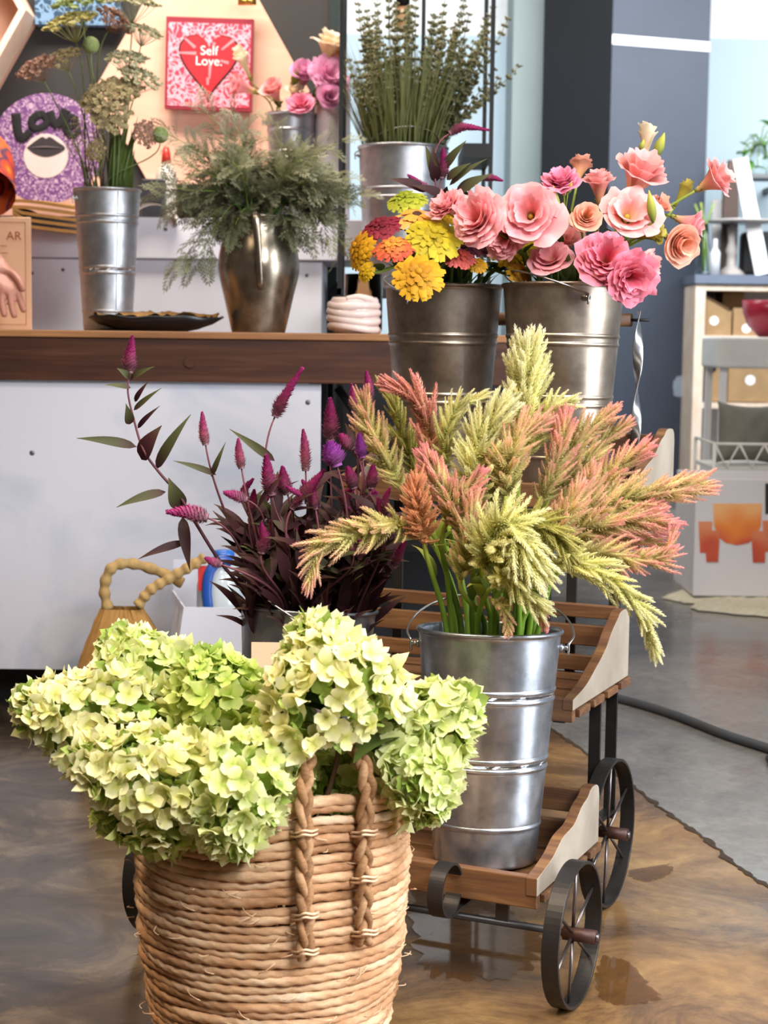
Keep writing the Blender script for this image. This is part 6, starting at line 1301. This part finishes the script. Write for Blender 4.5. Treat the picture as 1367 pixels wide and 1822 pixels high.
for i, (u, v, r, label) in enumerate(((162, 80, 15, 'closed round green lace bud on a straight stem'), (285, 240, 15, 'green round lace bud low at the right of the slim bucket'))):
    t = thing('lace_bud', label, 'flower', B_lace(0, 0, 0)); c = P(u, v, 4.48); mb = MB(); g = rng(i); R = r*4.5/FPX; locs = []; mats = []
    for k in range(130):
        z = 1-2*(k+.5)/130; a = k*2.39996; n_ = np.array([math.sqrt(1-z*z)*math.cos(a), math.sqrt(1-z*z)*math.sin(a), z]); locs.append(c+n_*R*.9); mats.append(frame(n_)*R*.2)
    stamp(mb, TVf, TFf, np.array([1, 1, 1, 1, 0.]), np.array(mats), np.array(locs), g.random(130)); ball(mb, c, R*.9, 12, 8, rr=.3); part(mb, 'bud', M['um_green'], t)
    st = stem_pts(B_lace(.02, 0, .2), B_lace(1, 0.5-2*i, .5), c-np.array([0, 0, R]), (0.05, 0, 1), 18, .3); mb = MB(); tube(mb, st, .0018, 6); part(mb, 'stem', M['lace_stem'], t)
g = rng(19)
for i in range(16):
    t = thing('dry_stem', 'bare brownish stem leaning left among the lace flower stems', 'stem', B_lace(0, 0, 0), group='bare stems in the slim bucket')
    e = P(g.uniform(110, 205), g.uniform(180, 260), g.uniform(4.46, 4.56)); mb = MB(); st = stem_pts(B_lace(.02, 1, .5*g.random()), B_lace(1, g.uniform(2, 4.3), g.uniform(.2, .85)), e, (g.normal(-.1, .15), 0, 1), 14, .3); tube(mb, st, np.linspace(.002, .0008, len(st)), 5, rr=g.random()); part(mb, 'stem', M['dry_stem'], t)
    locs = []; mats = []; mb = MB()
    for k in range(22): p = st[-1-g.integers(0, 5)]+g.normal(0, .006, 3); locs.append(p); mats.append(frame(g.normal(0, 1, 3))*.0028)
    stamp(mb, TVf, TFf, np.array([1, 1, 1, 1, 0.]), np.array(mats), np.array(locs), g.random(len(locs))); part(mb, 'seed_head', M['um_tan'], t)
t = thing('leaf_bundle', 'dense bundle of dark green upright stalks at the right of the slim bucket', 'foliage', B_lace(0, 0, 0)); mb = MB()
for i in range(34):
    b = B_lace(1, g.uniform(-.9, .9), g.uniform(.1, .8))-[0, 0, .05]; e = P(g.uniform(196, 246), g.uniform(205, 270), 4.52+g.normal(0, .02)); leaf(mb, b, e, .008, .03, up=(0, -1, .1), rr=g.random()*.6)
part(mb, 'foliage', M['leaf_green'], t)

# --- feathery grey-green foliage in the metal jug
def feather_template(seed):
    g = rng(seed); V = []; F = []; T = []
    def quad(a, b, w):
        a = np.asarray(a, float); b = np.asarray(b, float); d = b-a; s = np.array([-d[1], d[0], 0.0]); s = s/max(np.linalg.norm(s), 1e-6)*w; k = len(V); m_ = a+d*.55
        V.extend([a, m_+s, b, m_-s]); F.append([k, k+1, k+2, k+3]); T.extend([a[0], m_[0], b[0], m_[0]])
    quad((0, 0, 0), (1, 0, 0), .012)
    for i in range(7):
        s = .18+.12*i
        for sg in (-1, 1):
            L = .36*math.sin(PI*(.25+.68*s))*(.85+.3*g.random()); d = np.array([.72, sg*.7, g.normal(0, .18)]); b = np.array([s, 0, 0]); e = b+d*L; quad(b, e, .018)
            for j in range(3):
                p = b+d*L*(.3+.25*j)
                for s2 in (-1, 1):
                    l2 = L*.34*(1-.2*j); ang = math.atan2(d[1], d[0])+s2*.75; quad(p, p+np.array([math.cos(ang), math.sin(ang), g.normal(0, .2)])*l2, .016)
    quad((.9, 0, 0), (1.12, 0, 0), .02)
    V = np.array(V); V[:, 2] -= .35*V[:, 0]**2; return V, np.array(F), np.clip(np.array(T), 0, 1)
FTH = [feather_template(i) for i in range(3)]
M['art'] = petal('artemisia_leaf', [(0, '686a48'), (0.5, '8e8d66'), (1, 'aeac8c')], 0.22, 0.25, 0.7); M['art_pale'] = petal('artemisia_leaf_pale', [(0, '7c805c'), (1, 'b2b298')], 0.25, 0.2, 0.7); M['art_dark'] = petal('artemisia_leaf_dark', [(0, '4c5036'), (1, '7f8263')], 0.2, 0.25, 0.7)
def sprig(u, v, Y, mat, label, seed, group=None, Lpx=50, droop=0.3):
    g = rng(seed); e = P(u, v, Y); t = thing('foliage_sprig', label, 'foliage', J_at(0, 0, 0), group=group); top = J_at(1, 0, 0); az = math.atan2((e-top)[1], (e-top)[0]); Rm = J_at(1.0, az, .75)
    dr = norm((e-Rm)*[1, 1, .3]+[0, 0, -droop*.15]); st = stem_pts(J_at(.02, az+3, .3), Rm+[0, 0, .004], e, norm(dr+[0, 0, -.5 if e[2] < top[2]+.03 else .4]), 20, .45)
    mb = MB(); tube(mb, st, np.linspace(.002, .0009, len(st)), 6, rr=g.random()); part(mb, 'stem', M['stem_green'], t)
    mb = MB(); n = 17
    for i in range(n):
        k = int(3+(len(st)-4)*((i+.5)/n)**.75); p = st[k]; tg = norm(st[min(k+1, len(st)-1)]-st[k-1]); a = i*2.39996+g.normal(0, .3); A = frame(tg); rd = A[:, 0]*math.cos(a)+A[:, 1]*math.sin(a); d = norm(tg*.75+rd*.75)
        L = Lpx*Y/FPX*(.75+.5*g.random()); x = d; z = norm(np.array([0, -.2, 1.])-x*(np.array([0, -.2, 1.])@x)+g.normal(0, .5, 3)); z = norm(z-x*(z@x)); y = np.cross(z, x); TV, TF, TT = FTH[i % 3]; mb.add((TV*L)@np.stack([x, y, z], 1).T+p, TF, TT, g.random())
    d = norm(st[-1]-st[-3]); z = norm(np.array([.1, -.6, .8])-d*(np.array([.1, -.6, .8])@d)); TV, TF, TT = FTH[0]; mb.add((TV*Lpx*Y/FPX)@np.stack([d, np.cross(z, d), z], 1).T+st[-1], TF, TT, g.random())
    part(mb, 'foliage', M[mat], t)
named = [(318, 470, 4.40, 'art', 'feathery sprig hanging lowest at the left of the metal jug'), (350, 460, 4.38, 'art_dark', 'dark feathery sprig hanging beside the left of the jug neck'), (292, 235, 4.5, 'art_pale', 'pale feathery sprig reaching up left, beneath the heart canvas'), (370, 205, 4.5, 'art_pale', 'pale feathery sprig right under the heart canvas'),
 (300, 350, 4.45, 'art', 'feathery sprig spreading flat to the far left'), (618, 440, 4.4, 'art', 'feathery sprig hanging at the far right above the ceramic cup'), (628, 345, 4.45, 'art', 'feathery sprig arching right before the lavender bucket'), (600, 255, 4.5, 'art', 'feathery sprig rising right before the white cylinder'), (540, 410, 4.38, 'art_dark', 'dark feathery sprig over the right shoulder of the jug'), (420, 225, 4.52, 'art_pale', 'pale upright feathery sprig left of the small bucket')]
for i, (u, v, Y, mat, label) in enumerate(named): sprig(u, v, Y, mat, label, 1400+i)
g = rng(71)
for i in range(46):
    a = g.random()*6.28; r = math.sqrt(g.random()); u = 462+160*r*math.cos(a); v = 318+88*r*math.sin(a)+(20 if abs(u-462) > 110 else 0); mat = 'art_pale' if v < 270 and u < 430 else ('art_dark' if v > 330 else 'art')
    sprig(u, v, g.uniform(4.34, 4.6), mat, 'grey-green feathery sprig in the dense middle of the jug', 1450+i, 'feathery sprigs in the jug', 46)

# --- lavender
M['lav'] = petal('lavender_bud', [(0, '686b4c'), (0.5, '85835f'), (1, '9c9577')], 0.1, 0.3, 0.8); M['lav_stem'] = petal('lavender_stem', [(0, '58602f'), (1, '8f9260')], 0, 0.25)
OC = np.array([[.5, 0, .5], [0, .5, .5], [-.5, 0, .5], [0, -.5, .5], [0, 0, 1.05], [0, 0, 0]]); OF = np.array([[0, 1, 4], [1, 2, 4], [2, 3, 4], [3, 0, 4], [1, 0, 5], [2, 1, 5], [3, 2, 5], [0, 3, 5]])
def lavender(u, v, Y, seed, label, group=None, heads=9, low=None):
    g = rng(seed); e = P(u, v, Y); top = B_lav(1, 0, 0); az = math.atan2((e-top)[1], (e-top)[0]); t = thing('lavender_stem', label, 'flower', B_lav(0, 0, 0), group=group)
    Rm = B_lav(1, az, min(.9, np.linalg.norm((e-top)[:2])/.24)); st = stem_pts(B_lav(.02, az+3, .3), Rm, e, norm((e-Rm)+[g.normal(0, .02), 0, .05]), 26, .3); mb = MB(); tube(mb, st, np.linspace(.0022, .0012, len(st)), 5, rr=g.random()); part(mb, 'stem', M['lav_stem'], t)
    L = heads*.021; locs = []; mats = []; seg = np.linalg.norm(np.diff(st, axis=0), axis=1); cum = np.concatenate([[0], np.cumsum(seg[::-1])]); rv = st[::-1]
    for h in range(heads):
        dd = h*.021*(1+.06*h); k = min(len(rv)-2, int(np.searchsorted(cum, dd, side='right'))-1); p = rv[k]+(rv[k+1]-rv[k])*((dd-cum[k])/max(1e-6, cum[k+1]-cum[k])); tg = norm(rv[k]-rv[k+1]); A = frame(tg)
        for j in range(9):
            a = j*.7+h; rd = A[:, 0]*math.cos(a)+A[:, 1]*math.sin(a); sz = .0125*(.75+.5*g.random())*(1 if h > 1 else .8); locs.append(p+rd*.003+tg*g.normal(0, .002)); mats.append(frame(norm(rd*.8+tg*.7))*np.array([[.62, .62, 1]])*sz)
    mb = MB(); stamp(mb, OC, OF, np.array([.5, .5, .5, .5, 1, 0]), np.array(mats), np.array(locs), g.random(len(locs))); part(mb, 'flower_spike', M['lav'], t)
nl = [(922, 118, 5.1, 'lavender stem leaning out furthest to the right before the grey-green wall'), (903, 35, 5.12, 'tall lavender stem at the far right of the bunch'), (692, 5, 5.12, 'tall lavender stem left of the hanging bulb'), (651, 75, 5.12, 'lavender stem standing highest at the left before the pale wall'), (622, 110, 5.14, 'short lavender stem at the far left beside the cream bloom'), (825, 2, 5.12, 'lavender stem reaching the top edge right of the rack post')]
for i, (u, v, Y, label) in enumerate(nl): lavender(u, v, Y, 1600+i, label)
g = rng(91)
for i in range(120):
    u = g.uniform(632, 890); e = abs(u-760)/135; v = g.uniform(-5, 165)+40*e*g.random(); lavender(u, v, g.uniform(5.02, 5.28), 1620+i, 'dried grey-green lavender stem in the dense bunch', 'lavender stems in the bunch', int(g.integers(9, 17)))
t = thing('lavender_foliage', 'thicket of thin green stalks just above the lavender bucket rim', 'foliage', B_lav(0, 0, 0)); mb = MB()
for i in range(1100):
    a = g.random()*6.28; q = math.sqrt(g.random())*.93; b = B_lav(1, a, q)-[0, 0, .03]; d = norm(np.array([math.cos(a)*q*.42, math.sin(a)*q*.3, 1])+g.normal(0, .09, 3)); L = g.uniform(.09, .36); leaf(mb, b, b+d*L, .0030, .03, rr=g.random(), n=5)
part(mb, 'foliage', M['lav_stem'], t)

# ------------------------------------------------------------------ person standing behind the counter, arm in view
M['skin'] = N('skin').set('ad7766', 0.5).m
mS = N('floral_shirt'); v_ = mS.coord('Object', (1, 1, 1)); vo = mS.n('ShaderNodeTexVoronoi'); vo.inputs['Scale'].default_value = 14; mS.l(v_, vo.inputs['Vector'])
col = mS.ramp(vo.outputs['Distance'], [(0.0, 'e8a531'), (0.22, 'd2551f'), (0.40, 'c8402a'), (0.52, '3b3355'), (0.62, 'd8622a')]); mS.set(col, 0.8); M['shirt'] = mS.m
M['trouser'] = plain('dark_trousers', '22242b', 0.8); M['hair'] = plain('dark_hair', '2a1c14', 0.6)
hx = P(-150, 300, 5.07)[0]; hy = 5.08
sh_r = P(-32, 280, 4.95); el_r = P(-58, 374, 4.755); wr_r = P(-16, 452, 4.61); 
tp = thing('person', 'person mostly out of frame at the left, orange floral sleeve, hand reaching over the counter', 'person', (hx, hy, 0))
verts = []; edges = []; rads = []
def nv(p, r, par=None):
    verts.append(tuple(np.asarray(p, float)-[hx, hy, 0])); rads.append(r if isinstance(r, tuple) else (r, r)); i = len(verts)-1
    if par is not None: edges.append((par, i))
    return i
pel = nv((hx, hy, 0.95), (.16, .11)); wst = nv((hx, hy, 1.12), (.14, .10), pel); che = nv((hx, hy-.01, 1.36), (.165, .11), wst); nk0 = nv((hx, hy-.005, 1.50), (.062, .060), che); nk1 = nv((hx+.005, hy-.012, 1.575), (.050, .052), nk0); jw = nv((hx+.01, hy-.035, 1.635), (.062, .075), nk1); hd0 = nv((hx+.01, hy-.03, 1.71), (.080, .096), jw); hd1 = nv((hx+.01, hy-.02, 1.785), (.072, .085), hd0)
cr_ = nv((hx+.10, hy-.02, 1.47), .062, che); s1 = nv(sh_r, .054, cr_); e1 = nv(el_r, .040, s1); f1 = nv(el_r*.45+wr_r*.55, .036, e1); w1 = nv(wr_r, .024, f1)
k0 = np.array(P(2, 482, 4.60)); pm = nv(k0, (.030, .017), w1); k1 = P(14, 510, 4.555); pk = nv(k1, (.033, .015), pm)
fg = [((-12, 517), (-13, 540), (-10, 555), 4.53), ((3, 525), (5, 549), (9, 565), 4.52), ((18, 525), (22, 550), (27, 567), 4.52), ((31, 518), (38, 540), (44, 557), 4.53)]
for a, b, c_, Y in fg:
    i0 = nv(P(*a, Y+.015), .0112, pk); i1 = nv(P(*b, Y), .0106, i0); nv(P(*c_, Y-.01), .0096, i1)
i0 = nv(P(23, 486, 4.57), .0130, pm); i1 = nv(P(36, 502, 4.545), .0118, i0); nv(P(43, 519, 4.53), .0100, i1)
cl_ = nv((hx-.10, hy-.01, 1.47), .062, che); s2 = nv((hx-.20, hy, 1.45), .054, cl_); e2 = nv((hx-.25, hy+.02, 1.17), .040, s2); w2 = nv((hx-.23, hy-.06, .93), .026, e2); p2 = nv((hx-.225, hy-.075, .85), (.034, .018), w2)
for k in range(4): i0 = nv((hx-.245+.016*k, hy-.08, .80), .010, p2); i1 = nv((hx-.245+.016*k, hy-.083, .765), .0092, i0)
for sg in (-1, 1):
    h_ = nv((hx+sg*.09, hy, .88), .088, pel); kn = nv((hx+sg*.10, hy-.01, .50), .058, h_); an = nv((hx+sg*.10, hy+.02, .09), .040, kn); ft = nv((hx+sg*.11, hy-.10, .035), (.042, .03), an)
me = bpy.data.meshes.new('body'); me.from_pydata(verts, edges, []); ob = bpy.data.objects.new('body', me); C.objects.link(ob); ob.parent = tp
sk = ob.modifiers.new('skin', 'SKIN'); sk.use_smooth_shade = True
for i, r in enumerate(rads): me.skin_vertices[0].data[i].radius = r
me.skin_vertices[0].data[0].use_root = True
sb = ob.modifiers.new('sub', 'SUBSURF'); sb.levels = 1; sb.render_levels = 1
rm = ob.modifiers.new('remesh', 'REMESH'); rm.mode = 'VOXEL'; rm.voxel_size = 0.0028; rm.use_smooth_shade = True
smo = ob.modifiers.new('smooth', 'SMOOTH'); smo.iterations = 4; smo.factor = 0.5; me.materials.append(M['skin'])
L3 = lambda p: np.asarray(p, float)-np.array([hx, hy, 0])
# shirt: torso and short sleeves
mb = MB(); prof = [(0.195, .150, .90), (.188, .145, 1.0), (.176, .135, 1.12), (.178, .125, 1.32), (.180, .12, 1.44), (.125, .098, 1.495), (.082, .080, 1.52)]
aa = np.linspace(0, 2*PI, 40, endpoint=False); V = np.array([[a*math.cos(x), b*math.sin(x), z] for a, b, z in prof for x in aa]); n = 40; i = np.arange(len(prof)-1)[:, None]; j = np.arange(n)[None]; j2 = (j+1) % n
mb.add(V, np.stack(np.broadcast_arrays(i*n+j, i*n+j2, (i+1)*n+j2, (i+1)*n+j), -1).reshape(-1, 4)); shirt = part(mb, 'shirt', M['shirt'], tp, True)
for a, b, c_ in ((np.array([hx+.11, hy-.02, 1.46]), sh_r, P(-36, 342, 4.845)), (np.array([hx-.11, hy-.01, 1.46]), np.array([hx-.20, hy, 1.44]), np.array([hx-.235, hy+.01, 1.27]))):
    mb = MB(); tube(mb, spline([L3(a), L3(b), L3(c_)], 20), np.linspace(.074, .094, 20)*np.concatenate([np.full(8, .92), np.linspace(.92, 1.08, 12)]), 20, caps=False); part(mb, 'sleeve', M['shirt'], shirt, True)
mb = MB()
for sg in (-1, 1): pass
for sg in (-1, 1):
    mb = MB(); tube(mb, spline([(sg*.075, 0, 1.0), (sg*.095, 0, .8), (sg*.10, -.01, .5), (sg*.10, .02, .1)], 24), np.linspace(.108, .06, 24), 20); part(mb, 'trouser_leg', M['trouser'], tp, True)
    mb = MB(); ball(mb, (sg*.105, -.05, .04), 1, 18, 9, sc=(.05, .13, .042)); part(mb, 'shoe', M['black'], tp, True)
mb = MB(); ball(mb, (.01, -.005, 1.765), 1, 28, 16, sc=(.092, .108, .095)); V = mb.V[0]; fr = np.clip((1.80-V[:, 2])/.05, 0, 1); V[:, 1] = np.where(V[:, 1] < 0.02, V[:, 1]+fr*np.minimum(.075, np.maximum(0, .02-V[:, 1])), V[:, 1])
ball(mb, (.01, .035, 1.70), 1, 18, 10, sc=(.082, .062, .10)); part(mb, 'hair', M['hair'], tp, True)
mb = MB(); ball(mb, (.01, -.122, 1.690), 1, 12, 8, sc=(.013, .018, .024)); part(mb, 'nose', M['skin'], tp, True)
mb = MB(); ball(mb, (.01, -.106, 1.648), 1, 14, 6, sc=(.022, .010, .006)); part(mb, 'mouth', plain('lips', '9a5048', 0.5), tp, True)
for sg in (-1, 1):
    mb = MB(); ball(mb, (.01+sg*.030, -.108, 1.715), 1, 12, 8, sc=(.012, .007, .0055)); ey = part(mb, 'eye', M['white'], tp, True)
    mb = MB(); ball(mb, (.01+sg*.030, -.1135, 1.715), .0042, 10, 6, sc=(1, .5, 1)); part(mb, 'iris', M['hair'], ey, True)
    mb = MB(); ball(mb, (.01+sg*.030, -.112, 1.733), 1, 12, 6, sc=(.017, .006, .003)); part(mb, 'eyebrow', M['hair'], tp, True)
    mb = MB(); ball(mb, (.01+sg*.084, -.02, 1.70), 1, 12, 8, sc=(.010, .020, .030)); part(mb, 'ear', M['skin'], tp, True)
